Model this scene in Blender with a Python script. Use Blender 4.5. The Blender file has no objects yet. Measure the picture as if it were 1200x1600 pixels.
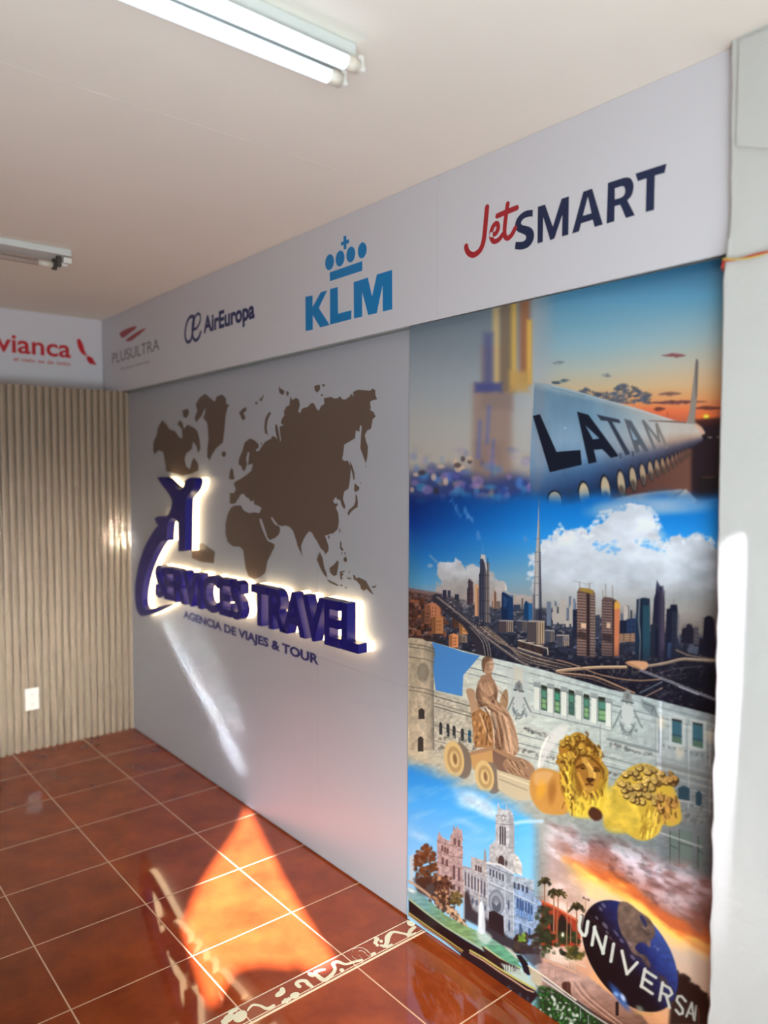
import bpy, bmesh, math, random
import numpy as np
from mathutils import Vector, Matrix
from mathutils.geometry import tessellate_polygon
random.seed(5)
S = bpy.context.scene
COL = S.collection
# ------------------------------------------------------------------ camera
CX, CY, CH = 4.5118, -1.7354, 1.6
YAW, PIT, ROL, FPX = .6932, -.0548, .0026, 1174.1          # focal length in pixels of a 1200x1600 frame
FW = np.array([-math.cos(YAW)*math.cos(PIT), math.sin(YAW)*math.cos(PIT), math.sin(PIT)])
r0 = np.cross(FW, [0, 0, 1]); r0 /= np.linalg.norm(r0); u0 = np.cross(r0, FW)
RT = math.cos(ROL)*r0+math.sin(ROL)*u0; UP = -math.sin(ROL)*r0+math.cos(ROL)*u0
EYE = np.array([CX, CY, CH])
cd = bpy.data.cameras.new('camera'); cam = bpy.data.objects.new('camera', cd); COL.objects.link(cam)
cd.sensor_fit = 'VERTICAL'; cd.sensor_height = 36; cd.lens = FPX/1600*36; cd.clip_start = .05
cam.matrix_world = Matrix([[RT[i], UP[i], -FW[i], EYE[i]] for i in range(3)]+[[0, 0, 0, 1]])
cd.dof.use_dof = True; cd.dof.focus_distance = 2.45; cd.dof.aperture_fstop = 1.3
S.camera = cam
# ------------------------------------------------------------------ exposure, world, sun, daylight, added lamps
S.view_settings.view_transform = 'Standard'; S.view_settings.look = 'None'; S.view_settings.gamma = 1
S.view_settings.use_curve_mapping = False; S.view_settings.exposure = .2
w = bpy.data.worlds.new('sky'); S.world = w; w.use_nodes = True
w.node_tree.nodes['Background'].inputs[0].default_value = (.62, .74, .95, 1); w.node_tree.nodes['Background'].inputs[1].default_value = .8
SUN_DIR = np.array([-.80, .35, -.50]); SUN_DIR /= np.linalg.norm(SUN_DIR)
def lamp(name, kind, loc, direction, energy, color, xaxis=None, **kw):
    l = bpy.data.lights.new(name, kind); l.energy = energy; l.color = color
    for k, v in kw.items(): setattr(l, k, v)
    o = bpy.data.objects.new(name, l); COL.objects.link(o)
    z = -Vector(direction).normalized()
    x = Vector(xaxis) if xaxis is not None else Vector((0, 0, 1)).cross(z)
    x = (x-z*x.dot(z)).normalized(); y = z.cross(x)
    o.matrix_world = Matrix([[x[i], y[i], z[i], loc[i]] for i in range(3)]+[[0, 0, 0, 1]])
    return o
lamp('sun', 'SUN', (8, -4, 6), SUN_DIR, 64, (1, .93, 1.12), angle=math.radians(.75))
lamp('daylight_shopfront', 'AREA', (5.12, -1.5, 1.15), (-1, .22, .30), 104, (.84, .94, 1), shape='RECTANGLE', size=2.2, size_y=1.5)
lamp('fill_back_low', 'AREA', (5.10, -2.0, 1.35), (-5.1, 1.4, -.88), 6.8, (1, .98, .95), shape='RECTANGLE', size=.8, size_y=.4, spread=math.radians(27))  # added narrow fill, brightens the lower part of the back wall
lamp('fill_low_right', 'AREA', (5.0, -1.35, 1.55), (-2.30, 1.08, -1.42), 5.6, (1, .97, .95), shape='RECTANGLE', size=.4, size_y=.3, spread=math.radians(37))  # added aimed fill, brightens panel and floor at the lower right
def beam(name, a, b, src, wid, energy, color, spread):      # added narrow lamp imitating a streak of reflected light
    a = Vector(a); b = Vector(b); m = (a+b)/2; d = (m-Vector(src)).normalized(); L = b-a; Lp = L-d*L.dot(d)
    o = lamp(name, 'AREA', src, d, energy, color, xaxis=Lp, shape='RECTANGLE', size=Lp.length, size_y=wid, spread=math.radians(spread)); return o
beam('glint_long', (.44, 0, .80), (1.36, 0, .17), (4.7, -2.7, 1.2), .04, .55, (.86, .95, 1), 1.6)
beam('glint_short', (.80, 0, .86), (1.34, 0, .36), (4.7, -2.55, 1.2), .025, .2, (.86, .95, 1), 1.6)
beam('glint_slats', (0, -.10, 1.28), (0, -.05, 1.10), (4.9, -2.0, 1.3), .07, .5, (1, .95, .86), 2.2)

# ------------------------------------------------------------------ survey helpers: a photo direction meets a known plane
def ray(px, py): return FW*FPX+RT*(px-600)+UP*(800-py)
def onY(px, py, y=0.): d = ray(px, py); return EYE+d*((y-EYE[1])/d[1])
def onX(px, py, x=0.): d = ray(px, py); return EYE+d*((x-EYE[0])/d[0])
def onZ(px, py, z=0.): d = ray(px, py); return EYE+d*((z-EYE[2])/d[2])
def fr(ox, oy, k): return lambda P: [(ox+a/k, oy+b/k) for a, b in P]
# ------------------------------------------------------------------ materials
def lin(c): return tuple(((v/255)/12.92 if v/255 <= .04045 else ((v/255+.055)/1.055)**2.4) for v in c)
def mat(name, c, rough=.5, spec=.5, metal=0., var=0., vs=6., bump=0., bs=80., emit=None, es=0., coat=0.):
    m = bpy.data.materials.new(name); m.use_nodes = True; nt = m.node_tree; b = nt.nodes['Principled BSDF']
    c = lin(c); b.inputs['Base Color'].default_value = (*c, 1); b.inputs['Roughness'].default_value = rough
    b.inputs['Specular IOR Level'].default_value = spec; b.inputs['Metallic'].default_value = metal; b.inputs['Coat Weight'].default_value = coat
    g = nt.nodes.new('ShaderNodeNewGeometry')
    if var:
        n = nt.nodes.new('ShaderNodeTexNoise'); n.inputs['Scale'].default_value = vs; n.inputs['Detail'].default_value = 4
        r = nt.nodes.new('ShaderNodeValToRGB'); nt.links.new(g.outputs['Position'], n.inputs['Vector']); nt.links.new(n.outputs['Fac'], r.inputs['Fac'])
        r.color_ramp.elements[0].position = .3; r.color_ramp.elements[1].position = .7
        r.color_ramp.elements[0].color = (*[v*(1-var) for v in c], 1); r.color_ramp.elements[1].color = (*[min(1, v*(1+var)) for v in c], 1)
        nt.links.new(r.outputs['Color'], b.inputs['Base Color'])
    if bump:
        n = nt.nodes.new('ShaderNodeTexNoise'); n.inputs['Scale'].default_value = bs; n.inputs['Detail'].default_value = 5
        u = nt.nodes.new('ShaderNodeBump'); u.inputs['Strength'].default_value = bump; u.inputs['Distance'].default_value = .01
        nt.links.new(g.outputs['Position'], n.inputs['Vector']); nt.links.new(n.outputs['Fac'], u.inputs['Height']); nt.links.new(u.outputs['Normal'], b.inputs['Normal'])
    if emit: b.inputs['Emission Color'].default_value = (*lin(emit), 1); b.inputs['Emission Strength'].default_value = es
    return m
M = dict(
    ceiling=mat('ceiling_paint', (236, 231, 219), .8, .2, var=.025, vs=1.6, bump=.12, bs=14), dim=mat('unseen_wall_dark', (96, 92, 90), .7, .3, var=.03, vs=2), wall=mat('white_wall_paint', (222, 220, 212), .75, .3, var=.02, vs=3, bump=.15, bs=30),  # dim: unseen walls made dark to cut bounced light
    plaster=mat('pillar_plaster', (200, 200, 195), .7, .3, var=.02, vs=5, bump=.25, bs=34), fascia=mat('white_printed_board', (214, 212, 216), .38, .4),
    panel=mat('grey_laminate', (179, 181, 186), .36, .45, var=.012, vs=2), flute=mat('beige_fluted_cladding', (154, 138, 118), .45, .4, var=.05, vs=9),
    brown=mat('brown_print', (106, 88, 76), .4, .4), navyink=mat('navy_print', (40, 40, 104), .4, .4),
    blue=mat('blue_acrylic', (24, 20, 108), .34, .3), halo=mat('glowing_acrylic', (255, 240, 214), .4, .3, emit=(255, 226, 178), es=3.2),
    logoblue=mat('cyan_blue_vinyl', (0, 126, 190), .4, .4), logonavy=mat('dark_navy_vinyl', (24, 36, 72), .4, .4), aenavy=mat('deep_blue_vinyl', (30, 36, 92), .4, .4), red=mat('red_vinyl', (196, 36, 44), .4, .4), crimson=mat('crimson_vinyl', (168, 32, 40), .4, .4), grey=mat('dark_grey_vinyl', (78, 72, 76), .4, .4), pale=mat('pale_grey_vinyl', (140, 132, 136), .4, .4),
    white=mat('white_plastic', (226, 224, 216), .35, .5), socket=mat('socket_slots', (60, 58, 56), .5, .4), steel=mat('painted_steel', (206, 210, 206), .35, .5), endcap=mat('beige_end_cap', (214, 206, 190), .4, .5), dark=mat('dark_plastic', (70, 64, 58), .5, .4),
    tube=mat('lit_tube', (240, 248, 255), .3, .4, emit=(214, 236, 255), es=2.4), offtube=mat('unlit_tube', (176, 160, 148), .25, .5),
    redwire=mat('red_wire', (196, 60, 48), .4, .4), yellowwire=mat('yellow_wire', (206, 180, 90), .4, .4), cream=mat('cream_glaze', (214, 206, 176), .25, .5), board=mat('board_core', (190, 188, 186), .6, .3), glaze=mat('border_tile_glaze', (138, 66, 44), .2, .5, var=.12, vs=14), bordergrout=mat('cream_grout', (214, 190, 160), .7, .3))
# ------------------------------------------------------------------ object helpers
def link(o, parent=None, label=None, cat=None, group=None, kind=None):
    COL.objects.link(o)
    if parent is not None: o.parent = parent
    for k, v in (('label', label), ('category', cat), ('group', group), ('kind', kind)):
        if v: o[k] = v
    return o
def obj(name, V, Fc, m, parent=None, smooth=False, **kw):
    me = bpy.data.meshes.new(name); me.from_pydata([tuple(map(float, v)) for v in V], [], [tuple(map(int, f)) for f in Fc]); me.materials.append(m); me.validate(); me.update()
    if smooth:
        for p in me.polygons: p.use_smooth = True
    return link(bpy.data.objects.new(name, me), parent, **kw)
def empty(name, loc, label, cat, group=None): 
    o = bpy.data.objects.new(name, None); o.empty_display_size = .05; return link(o, None, label, cat, group)
class MB:                                                    # collects pieces of ONE mesh
    def __init__(s): s.V = []; s.F = []
    def add(s, V, Fc): n = len(s.V); s.V += [tuple(v) for v in V]; s.F += [tuple(i+n for i in f) for f in Fc]; return s
    def box(s, a, b, bev=0.):
        bm = bmesh.new(); bmesh.ops.create_cube(bm, size=1)
        for v in bm.verts: v.co = Vector([a[i]+(b[i]-a[i])*(v.co[i]+.5) for i in range(3)])
        if bev: bmesh.ops.bevel(bm, geom=list(bm.edges), offset=bev, segments=2, affect='EDGES', profile=.6)
        bm.verts.index_update(); s.add([v.co[:] for v in bm.verts], [[v.index for v in f.verts] for f in bm.faces]); bm.free(); return s
    def tube(s, P, r, n=10, caps=True):
        P = [Vector(p) for p in P]; R = r if isinstance(r, (list, tuple)) else [r]*len(P); V = []; Fc = []
        for i, p in enumerate(P):
            t = (P[min(i+1, len(P)-1)]-P[max(i-1, 0)]).normalized(); a = t.cross(Vector((0, 0, 1)) if abs(t.z) < .9 else Vector((1, 0, 0))).normalized(); b = t.cross(a)
            V += [p+(a*math.cos(6.28318*k/n)+b*math.sin(6.28318*k/n))*R[i] for k in range(n)]
        for i in range(len(P)-1):
            for k in range(n): Fc.append((i*n+k, i*n+(k+1) % n, (i+1)*n+(k+1) % n, (i+1)*n+k))
        if caps: Fc += [tuple(range(n)), tuple(range((len(P)-1)*n, len(P)*n))]
        return s.add(V, Fc)
    def prism(s, loops, f, d0, d1):                          # 2-D outline with holes, between two depths of a plane function f(a, b, depth)
        T = tessellate_polygon([[Vector((a, b, 0)) for a, b in L] for L in loops]); pts = [q for L in loops for q in L]; n = len(pts)
        V = [f(a, b, d0) for a, b in pts]+[f(a, b, d1) for a, b in pts]; Fc = [tuple(t) for t in T]+[tuple(i+n for i in reversed(t)) for t in T]; k = 0
        for L in loops:
            for i in range(len(L)): j = (i+1) % len(L); Fc.append((k+i, k+j, k+j+n, k+i+n))
            k += len(L)
        return s.add(V, Fc)
    def build(s, name, m, parent=None, smooth=False, **kw):
        o = obj(name, s.V, s.F, m, parent, smooth, **kw); bm = bmesh.new(); bm.from_mesh(o.data); bmesh.ops.recalc_face_normals(bm, faces=bm.faces); bm.to_mesh(o.data); bm.free(); return o
def spl(P, n=6, closed=False): return [tuple(q) for q in crv(P, n, closed)]
def ribbon(P, wid, n=5, round_=True):                        # 2-D stroke outline around a smooth path; wid = full width
    Q = crv(P, n) if len(P) > 2 else np.array(P, float); T = np.gradient(Q, axis=0); T /= np.linalg.norm(T, axis=1)[:, None]+1e-9; N = np.stack([-T[:, 1], T[:, 0]], 1)
    wv = np.interp(np.linspace(0, 1, len(Q)), np.linspace(0, 1, len(wid)), wid)[:, None]/2 if isinstance(wid, (list, tuple)) else wid/2
    a = Q+N*wv; b = (Q-N*wv)[::-1]; e = lambda c, t, r: [tuple(c+r*(t*math.cos(k)+np.array([-t[1], t[0]])*math.sin(k))) for k in (1.05, .52, 0, -.52, -1.05)]
    r1 = float(np.ravel(wv)[-1]) if isinstance(wid, (list, tuple)) else wid/2; r2 = float(np.ravel(wv)[0]) if isinstance(wid, (list, tuple)) else wid/2
    L = [tuple(q) for q in a]+(e(Q[-1], T[-1], r1) if round_ else [])+[tuple(q) for q in b]+(e(Q[0], -T[0], r2) if round_ else [])
    return [L]
# planes: a, b are photo directions; depth is measured towards the room
def wallplane(y): return lambda a, b, d: onY(a, b, y)+np.array([0, -d, 0])
def flat_decal(name, shapes, y, m, parent, d0=-.0006, d1=.0006, **kw):
    mb = MB()
    for L in shapes:
        W = [[tuple(onY(a, b, y)[[0, 2]]) for a, b in q] for q in L]
        mb.prism(W, lambda a, b, d: (a, y-d, b), d0, d1)
    return mb.build(name, m, parent, **kw)
def glyphs(txt, bold=0., space=1., extrude=0.):
    c = bpy.data.curves.new('t', 'FONT'); c.body = txt; c.size = 1; c.offset = bold; c.space_character = space; c.extrude = extrude; c.resolution_u = 4
    o = bpy.data.objects.new('t', c); COL.objects.link(o); dg = bpy.context.evaluated_depsgraph_get(); dg.update()
    me = bpy.data.meshes.new_from_object(o.evaluated_get(dg)); V = np.array([v.co[:] for v in me.vertices]); Fc = [tuple(p.vertices) for p in me.polygons]
    bpy.data.objects.remove(o); bpy.data.curves.remove(c); bpy.data.meshes.remove(me); return V, Fc
def lettering(name, txt, O, Rv, cap, m, parent, nrm, bold=0., space=1., slant=0., th=.0006, refcap=None, **kw):
    """flat lettering: O start of the baseline, Rv vector along the whole line, cap the capital height in metres"""
    V, Fc = glyphs(txt, bold, space, .5); x0, x1 = V[:, 0].min(), V[:, 0].max(); H, _ = glyphs('H', bold); ch = H[:, 1].max()
    Rv = np.array(Rv, float); u = (V[:, 0]-x0)/(x1-x0)+0; v = V[:, 1]/ch*cap
    P = np.array(O)+np.outer(u, Rv)+np.outer(v, [0, 0, 1.])+np.outer(v*slant, Rv/np.linalg.norm(Rv))+np.outer((V[:, 2])*th*2, nrm)
    return obj(name, P, Fc, m, parent, **kw)
MURAL_GAIN = 1.35
# ---- printed mural artwork: a small procedural painter evaluated at the print's own grid points ----
class Print:
    def __init__(s, X, Y):
        s.X=X; s.Y=Y; s.im=np.zeros(X.shape+(3,),np.float32); s.o=(0.,0.,1.)
        s.rng=np.random.RandomState(7); s.lat=s.rng.rand(256,256).astype(np.float32)
    def fr(s, ox, oy, k=1.): s.o=(ox,oy,k)
    def pt(s, P):
        P=np.asarray(P,float); return P/s.o[2]+np.array(s.o[:2])
    def box(s, P, m):
        x0,y0=P.min(0)-m; x1,y1=P.max(0)+m
        r=np.where((s.X>=x0)&(s.X<=x1)&(s.Y>=y0)&(s.Y<=y1)); return r
    def noise(s, x, y):
        xi=np.floor(x).astype(int); yi=np.floor(y).astype(int); fx=x-xi; fy=y-yi
        fx=fx*fx*(3-2*fx); fy=fy*fy*(3-2*fy); L=s.lat; g=lambda a,b: L[a&255,b&255]
        return (g(yi,xi)*(1-fx)+g(yi,xi+1)*fx)*(1-fy)+(g(yi+1,xi)*(1-fx)+g(yi+1,xi+1)*fx)*fy
    def fbm(s, x, y, n=4):
        v=0; a=.5; t=0
        for k in range(n): v=v+a*s.noise(x*2**k+17*k,y*2**k+31*k); t+=a; a*=.5
        return v/t
    def put(s, r, a, col):
        if callable(col): c=col(s.X[r],s.Y[r])
        else: c=np.array(col,np.float32)/255.
        a=np.clip(a,0,1)[...,None]
        s.im[r]=s.im[r]*(1-a)+c*a
    def seg(s, x, y, P, closed):
        d=np.full(x.shape,1e9); Q=np.roll(P,-1,0) if closed else P[1:]; A=P if closed else P[:-1]
        for (ax,ay),(bx,by) in zip(A,Q):
            vx,vy=bx-ax,by-ay; L=vx*vx+vy*vy+1e-9
            t=np.clip(((x-ax)*vx+(y-ay)*vy)/L,0,1)
            d=np.minimum(d,(x-ax-t*vx)**2+(y-ay-t*vy)**2)
        return np.sqrt(d)
    def poly(s, P, col, soft=1.2, al=1., wob=0, ws=6.):
        P=s.pt(P); r=s.box(P,soft+wob*2); x=s.X[r]; y=s.Y[r]
        if x.size==0: return
        if wob:
            x=x+wob*2*(s.fbm(x/ws,y/ws,3)-.5)*2; y=y+wob*2*(s.fbm(x/ws+50,y/ws+9,3)-.5)*2
        ins=np.zeros(x.shape,bool); Q=np.roll(P,-1,0)
        for (ax,ay),(bx,by) in zip(P,Q):
            if ay==by: continue
            c=((ay>y)!=(by>y))&(x<(bx-ax)*(y-ay)/(by-ay)+ax); ins^=c
        d=s.seg(x,y,P,True); d=np.where(ins,d,-d)
        a=np.clip(.5+d/soft,0,1); a=a*a*(3-2*a) if soft>3 else a
        s.put(r,a*al,col)
    def line(s, P, w, col, soft=1.2, al=1., smooth=0):
        P=s.pt(P); P=crv(P) if smooth else P; r=s.box(P,w+soft); x=s.X[r]; y=s.Y[r]
        if x.size==0: return
        a=np.clip(.5+(w/2-s.seg(x,y,P,False))/soft,0,1); s.put(r,a*al,col)
    def ell(s, cx, cy, rx, ry, col, rot=0, soft=1.2, al=1., part=None):
        (cx,cy),=s.pt([(cx,cy)]); rx/=s.o[2]; ry/=s.o[2]; m=max(rx,ry)
        r=s.box(np.array([(cx-m,cy-m),(cx+m,cy+m)]),soft); x=s.X[r]-cx; y=s.Y[r]-cy
        if x.size==0: return
        c,n=np.cos(rot),np.sin(rot); u=(c*x+n*y)/rx; v=(-n*x+c*y)/ry; q=np.sqrt(u*u+v*v)+1e-9
        d=(1-q)*min(rx,ry); a=np.clip(.5+d/soft,0,1); a=a*a*(3-2*a) if soft>3 else a
        if part is not None: a=a*part(u,v)
        s.put(r,a*al,col)
def crv(P,n=6,closed=False):
    P=np.asarray(P,float); out=[]; N=len(P)
    for i in range(N if closed else N-1):
        g=(lambda k:P[k%N]) if closed else (lambda k:P[min(max(k,0),N-1)])
        a,b,c,d=g(i-1),g(i),g(i+1),g(i+2)
        for t in np.arange(n)/n: out.append(.5*(2*b+(c-a)*t+(2*a-5*b+4*c-d)*t*t+(3*b-a-3*c+d)*t**3))
    if not closed: out.append(P[-1])
    return np.array(out)
def ramp(v, stops):
    xs=[q[0] for q in stops]; return np.stack([np.interp(v,xs,[q[1][k] for q in stops]) for k in range(3)],-1)/255.
def mixc(a,b,t): return a*(1-t[...,None])+b*t[...,None]

def paint_mural(X, Y):
    p=Print(X,Y); R=np.random.RandomState(3); ALL=np.where(X>-1e9)
    # ================= city panorama =================
    x,y=X[ALL],Y[ALL]
    sk=ramp(y,[(770,(8,30,92)),(820,(6,52,130)),(870,(22,104,178)),(910,(78,150,195)),(935,(150,160,165)),(960,(170,150,140))])
    skr=ramp(y,[(770,(20,90,160)),(800,(18,112,190)),(840,(40,140,215)),(900,(120,160,180)),(960,(150,140,130)),(990,(90,85,85))])
    t=np.clip((x-650)/200,0,1); c=mixc(sk,skr,t**.8)
    vg=np.clip((665-x)/30,0,1)*np.clip((y-820)/60,0,1)*.5
    c=mixc(c,np.array((70,110,120),np.float32)/255,vg)
    p.im[ALL]=c
    def cloud(col, sc, th, k, det=5):
        def f(xx,yy): return col(xx,yy)
        return f
    # big cloud right
    def cl(xx,yy):
        n=p.fbm(xx/42,yy/30,5); b=ramp(yy,[(790,(206,210,216)),(850,(206,212,220)),(900,(180,188,196)),(940,(160,160,158)),(975,(136,126,118))])
        dk=np.clip((xx-1040)/80,0,1)*.25
        return b*(.84+.32*n)[...,None]*(1-dk)[...,None]
    big=[(832,905),(830,872),(843,868),(852,850),(870,838),(874,822),(884,832),(905,824),(918,838),(930,812),(950,798),(985,790),(1020,798),(1030,820),(1018,838),(1030,852),(1050,846),(1075,838),(1100,840),(1125,850),(1135,880),(1135,990),(832,990)]
    p.poly(big,cl,5,.97,wob=7,ws=16)
    for (cx,cy) in [(935,852),(945,858),(956,850),(962,858),(1016,852),(1028,858),(1008,846)]:
        for k in range(9): p.ell(cx+R.normal(0,5),cy+R.normal(0,3.5),R.uniform(1.5,5),R.uniform(1,3),(70,155,218),0,2.5,.5)
    for k in range(260): # ragged rim puffs
        i=R.randint(0,21); f=R.rand(); q=(big[i][0]*(1-f)+big[i+1][0]*f,big[i][1]*(1-f)+big[i+1][1]*f); g=R.uniform(.9,1.08); p.ell(q[0]+R.normal(0,3),q[1]+R.normal(2,3),R.uniform(1.5,5),R.uniform(1.2,4),(min(255,206*g),min(255,212*g),min(255,220*g)),0,2,.55)
    for k in range(300): # billows inside the cloud
        a=R.uniform(850,1120); b=R.uniform(800,930); top=np.interp(a,[850,884,918,985,1020,1050,1110],[856,836,842,794,806,850,845])
        if b<top+4: continue
        g=R.uniform(.82,1.1); p.ell(a,b,R.uniform(5,16),R.uniform(3,9),(min(255,202*g),min(255,208*g),min(255,215*g)),R.uniform(-.4,.4),7,.16*np.clip((940-b)/60,.1,1))
    lc=[(683,885),(690,878),(705,880),(716,876),(730,884),(745,884),(760,892),(775,905),(800,925),(830,935),(830,950),(660,950),(676,925),(688,905)]
    p.poly(lc,lambda xx,yy:ramp(yy,[(875,(196,198,202)),(905,(172,170,168)),(945,(160,144,134))])*(.85+.3*p.fbm(xx/20,yy/16,4))[...,None],5,.95,wob=5,ws=13)
    p.line([(672,868),(684,880)],3,(140,165,185),3,.6); p.ell(672,884,4,3,(150,170,190),0,3,.7)
    for (a,b) in [((745,832),(750,842)),((705,780),(718,806)),((725,795),(732,810)),((733,805),(738,815)),((818,838),(822,846))]:
        [p.ell(a[0]+(b[0]-a[0])*q+R.normal(0,1.5),a[1]+(b[1]-a[1])*q,R.uniform(1,3),R.uniform(1,4),(80,135,195),.3,2.5,.4) for q in np.linspace(0,1,9)]
    # ground base
    def gd(xx,yy):
        n=p.fbm(xx/5,yy/3.2,4); m=p.fbm(xx/30,yy/22,3)
        b=ramp(yy,[(925,(84,78,84)),(960,(58,62,76)),(1000,(40,44,58)),(1050,(30,32,44)),(1110,(16,18,30))])
        w=np.clip((700-xx)/60,0,1)[...,None]
        b=b*(1-w)+np.array((74,46,38))/255*w
        b=b*(.45+1.15*n)[...,None]
        hi=(np.clip((n-.62)*9,0,1)*(m>.42))[...,None]
        dk=np.clip((xx-1050)/50,0,1)*np.clip((yy-1020)/30,0,1)*.6
        return (b*(1-hi*.55)+np.array((150,140,130))/255*hi*.55)*(1-dk)[...,None]
    p.poly([(630,918),(690,928),(760,948),(830,950),(900,952),(1000,985),(1135,1000),(1135,1140),(630,1140)],gd,6)
    p.line([(640,922),(700,932)],5,(140,112,110),5,.7); p.line([(640,930),(690,938)],3,(90,70,70),3,.7)
    # distant skyline
    for k in range(46):
        bx=R.uniform(848,1010); h=R.uniform(10,42)*(1 if bx<905 else .7); w=R.uniform(3,7); by=972+R.uniform(-4,8)
        cc=np.array((86,96,112))*R.uniform(.55,1.25) if R.rand()<.75 else np.array((170,160,150))
        p.poly([(bx,by),(bx,by-h),(bx+w,by-h*R.uniform(.9,1.05)),(bx+w,by)],tuple(cc),1)
    for (bx,h) in [(882,26),(892,24),(867,24),(876,28)]: p.poly([(bx-3,975),(bx-3,975-h),(bx,975-h-6),(bx+3,975-h),(bx+3,975)],(165,158,150),1)
    p.fr(630,780,4.615)
    def tower(P,c1,c2,nv=0,nh=0,stripe=None):
        p.poly(P,c1,1.1)
        Q=np.asarray(P,float); x0,y0=Q.min(0); x1,y1=Q.max(0)
        if c2 is not None: p.poly([(x0+(x1-x0)*.55,y1),(x0+(x1-x0)*.55,y0+(y1-y0)*.12),(x1,y0+(y1-y0)*.14),(x1,y1)],c2,1.2,.9)
        st=stripe or (20,22,34)
        for i in range(nv):
            xx=x0+(x1-x0)*(i+.7)/(nv+.4); p.line([(xx,y0+(y1-y0)*.06),(xx,y1)],1.0,st,1,.7)
        for i in range(nh):
            yy=y0+(y1-y0)*(i+.7)/(nh+.4); p.line([(x0+2,yy),(x1-2,yy)],.9,st,1,.6)
    # small far left
    for (a,b,c,d,cc) in [(285,655,312,725,(44,48,66)),(320,658,342,712,(58,60,76)),(372,686,402,726,(40,44,60)),(240,685,280,700,(60,60,75)),(795,760,845,800,(52,62,84)),(853,715,864,800,(80,80,84)),(640,735,700,790,(110,96,88))]:
        tower([(a,d),(a,b),(c,b),(c,d)],cc,None)
    tower([(460,755),(460,650),(468,640),(470,585),(476,570),(485,585),(493,600),(494,640),(505,650),(505,755)],(66,54,66),(92,70,72),2,4)
    tower([(516,840),(516,620),(530,612),(545,625),(545,845)],(196,150,110),(150,112,88),0,0)
    tower([(648,780),(650,665),(658,655),(668,665),(672,785)],(180,140,112),(120,90,80),1)
    tower([(545,850),(546,540),(553,530),(557,410),(566,395),(592,400),(602,470),(606,540),(612,610),(622,890)],(58,62,80),(122,112,108),4,5,(28,28,40))
    p.poly([(557,430),(562,396),(592,402),(604,500),(600,530),(590,470),(575,430)],(196,196,194),1.2,.9)
    p.line([(575,330),(573,395)],.8,(90,150,190),1,.8)
    tower([(708,865),(710,680),(722,665),(790,705),(793,870)],(22,40,70),(28,54,92),0,0); p.poly([(722,690),(755,720),(740,790),(722,770)],(52,86,128),3,.6)
    p.line([(722,667),(790,706)],1.2,(120,140,160),1); p.ell(740,652,9,14,(190,182,165),0,1.5); p.line([(738,615),(740,650)],1.2,(220,215,200),1)
    tower([(868,878),(870,760),(885,730),(930,775),(932,880)],(22,56,92),(40,92,140),0,0)
    # tallest spire tower
    p.poly([(932,880),(934,690),(942,680),(946,560),(950,450),(950,380),(960,370),(960,285),(968,275),(970,160),(975,150),(975,20),(982,8),(980,150),(984,160),(986,290),(990,360),(992,540),(996,610),(998,720),(1004,880)],(112,112,118),1)
    p.poly([(950,880),(952,470),(962,300),(972,160),(976,60),(978,300),(976,700),(972,880)],(182,178,172),1.6,.85)
    p.poly([(940,880),(944,690),(950,690),(950,880)],(66,70,84),1.2,.8); p.poly([(984,880),(982,600),(984,380),(990,380),(994,610),(1002,880)],(54,58,74),1.2,.85)
    p.poly([(945,885),(950,790),(1000,790),(1006,885)],(30,34,52),6,.8)
    for yy in (285,380,450,560,605,690): p.line([(948,yy),(992,yy+2)],.8,(60,60,70),1,.6)
    p.line([(978,0),(978,60)],1.2,(60,100,140),1)
    # low rise right of road
    def block(a,b,c,d,fc,sc,rc,sk=10):
        p.poly([(a,b),(a+sk,b-sk*.9),(c+sk*.2,b-sk*.6),(c,b+sk*.2)],rc,1.2); p.poly([(a,b),(a+(c-a)*.55,b+sk*.3),(a+(c-a)*.55,d),(a,d-sk*.4)],fc,1.1); p.poly([(a+(c-a)*.55,b+sk*.3),(c,b),(c,d-sk*.3),(a+(c-a)*.55,d)],sc,1.1)
        for i in range(3):
            xx=a+(c-a)*(.62+.14*i); p.line([(xx,b+sk*.6),(xx,d-sk*.5)],1.2,(26,26,36),1,.8)
    block(688,880,792,960,(70,62,66),(150,132,116),(150,150,150)); block(815,880,890,950,(56,58,70),(118,108,100),(128,130,136)); block(895,885,1018,1045,(72,66,68),(176,152,124),(158,146,134),14)
    block(1020,950,1090,1030,(70,72,84),(140,130,122),(150,148,146)); block(1100,985,1195,1060,(64,64,76),(160,142,126),(166,158,150))
    for i in range(3): block(828+i*62,1020+i*18,886+i*62,1085+i*18,(60,48,46),(74,54,48),(190,176,158),8)
    for (a,b) in [((828,1018),(1040,1075)),((828,1070),(1000,1125)),((1040,1075),(1045,1120))]: p.line([a,b],1.4,(200,184,160),1)
    # warm low-rise at left
    for k in range(60):
        a=R.uniform(50,300); b=R.uniform(715,960); w=R.uniform(12,34); h=R.uniform(12,42)
        cc=np.array((150,92,66))*R.uniform(.28,1.05); p.poly([(a,b+h),(a,b),(a+w*.5,b-8),(a+w,b),(a+w,b+h)],tuple(cc),1.6,.85)
    for (a,b,c,d,cc) in [(155,760,268,860,(178,116,84)),(130,800,200,900,(120,80,62)),(205,850,290,970,(172,116,76)),(405,870,468,975,(196,138,86)),(330,980,398,1070,(214,140,92)),(355,860,405,930,(96,66,52)),(398,985,462,1035,(130,116,104))]:
        p.poly([(a,d),(a,b),((a+c)/2,b-14),(c,b),(c,d)],cc,1.6); p.poly([(a,d),(a,b),(a+(c-a)*.35,b),(a+(c-a)*.35,d)],tuple(np.array(cc)*.62),1.6,.8)
        for i in range(3):
            for j in range(2): p.ell(a+(c-a)*(.5+.2*j),b+(d-b)*(.25+.25*i),4,6,tuple(np.array(cc)*.5),0,1.2,.8)
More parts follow.
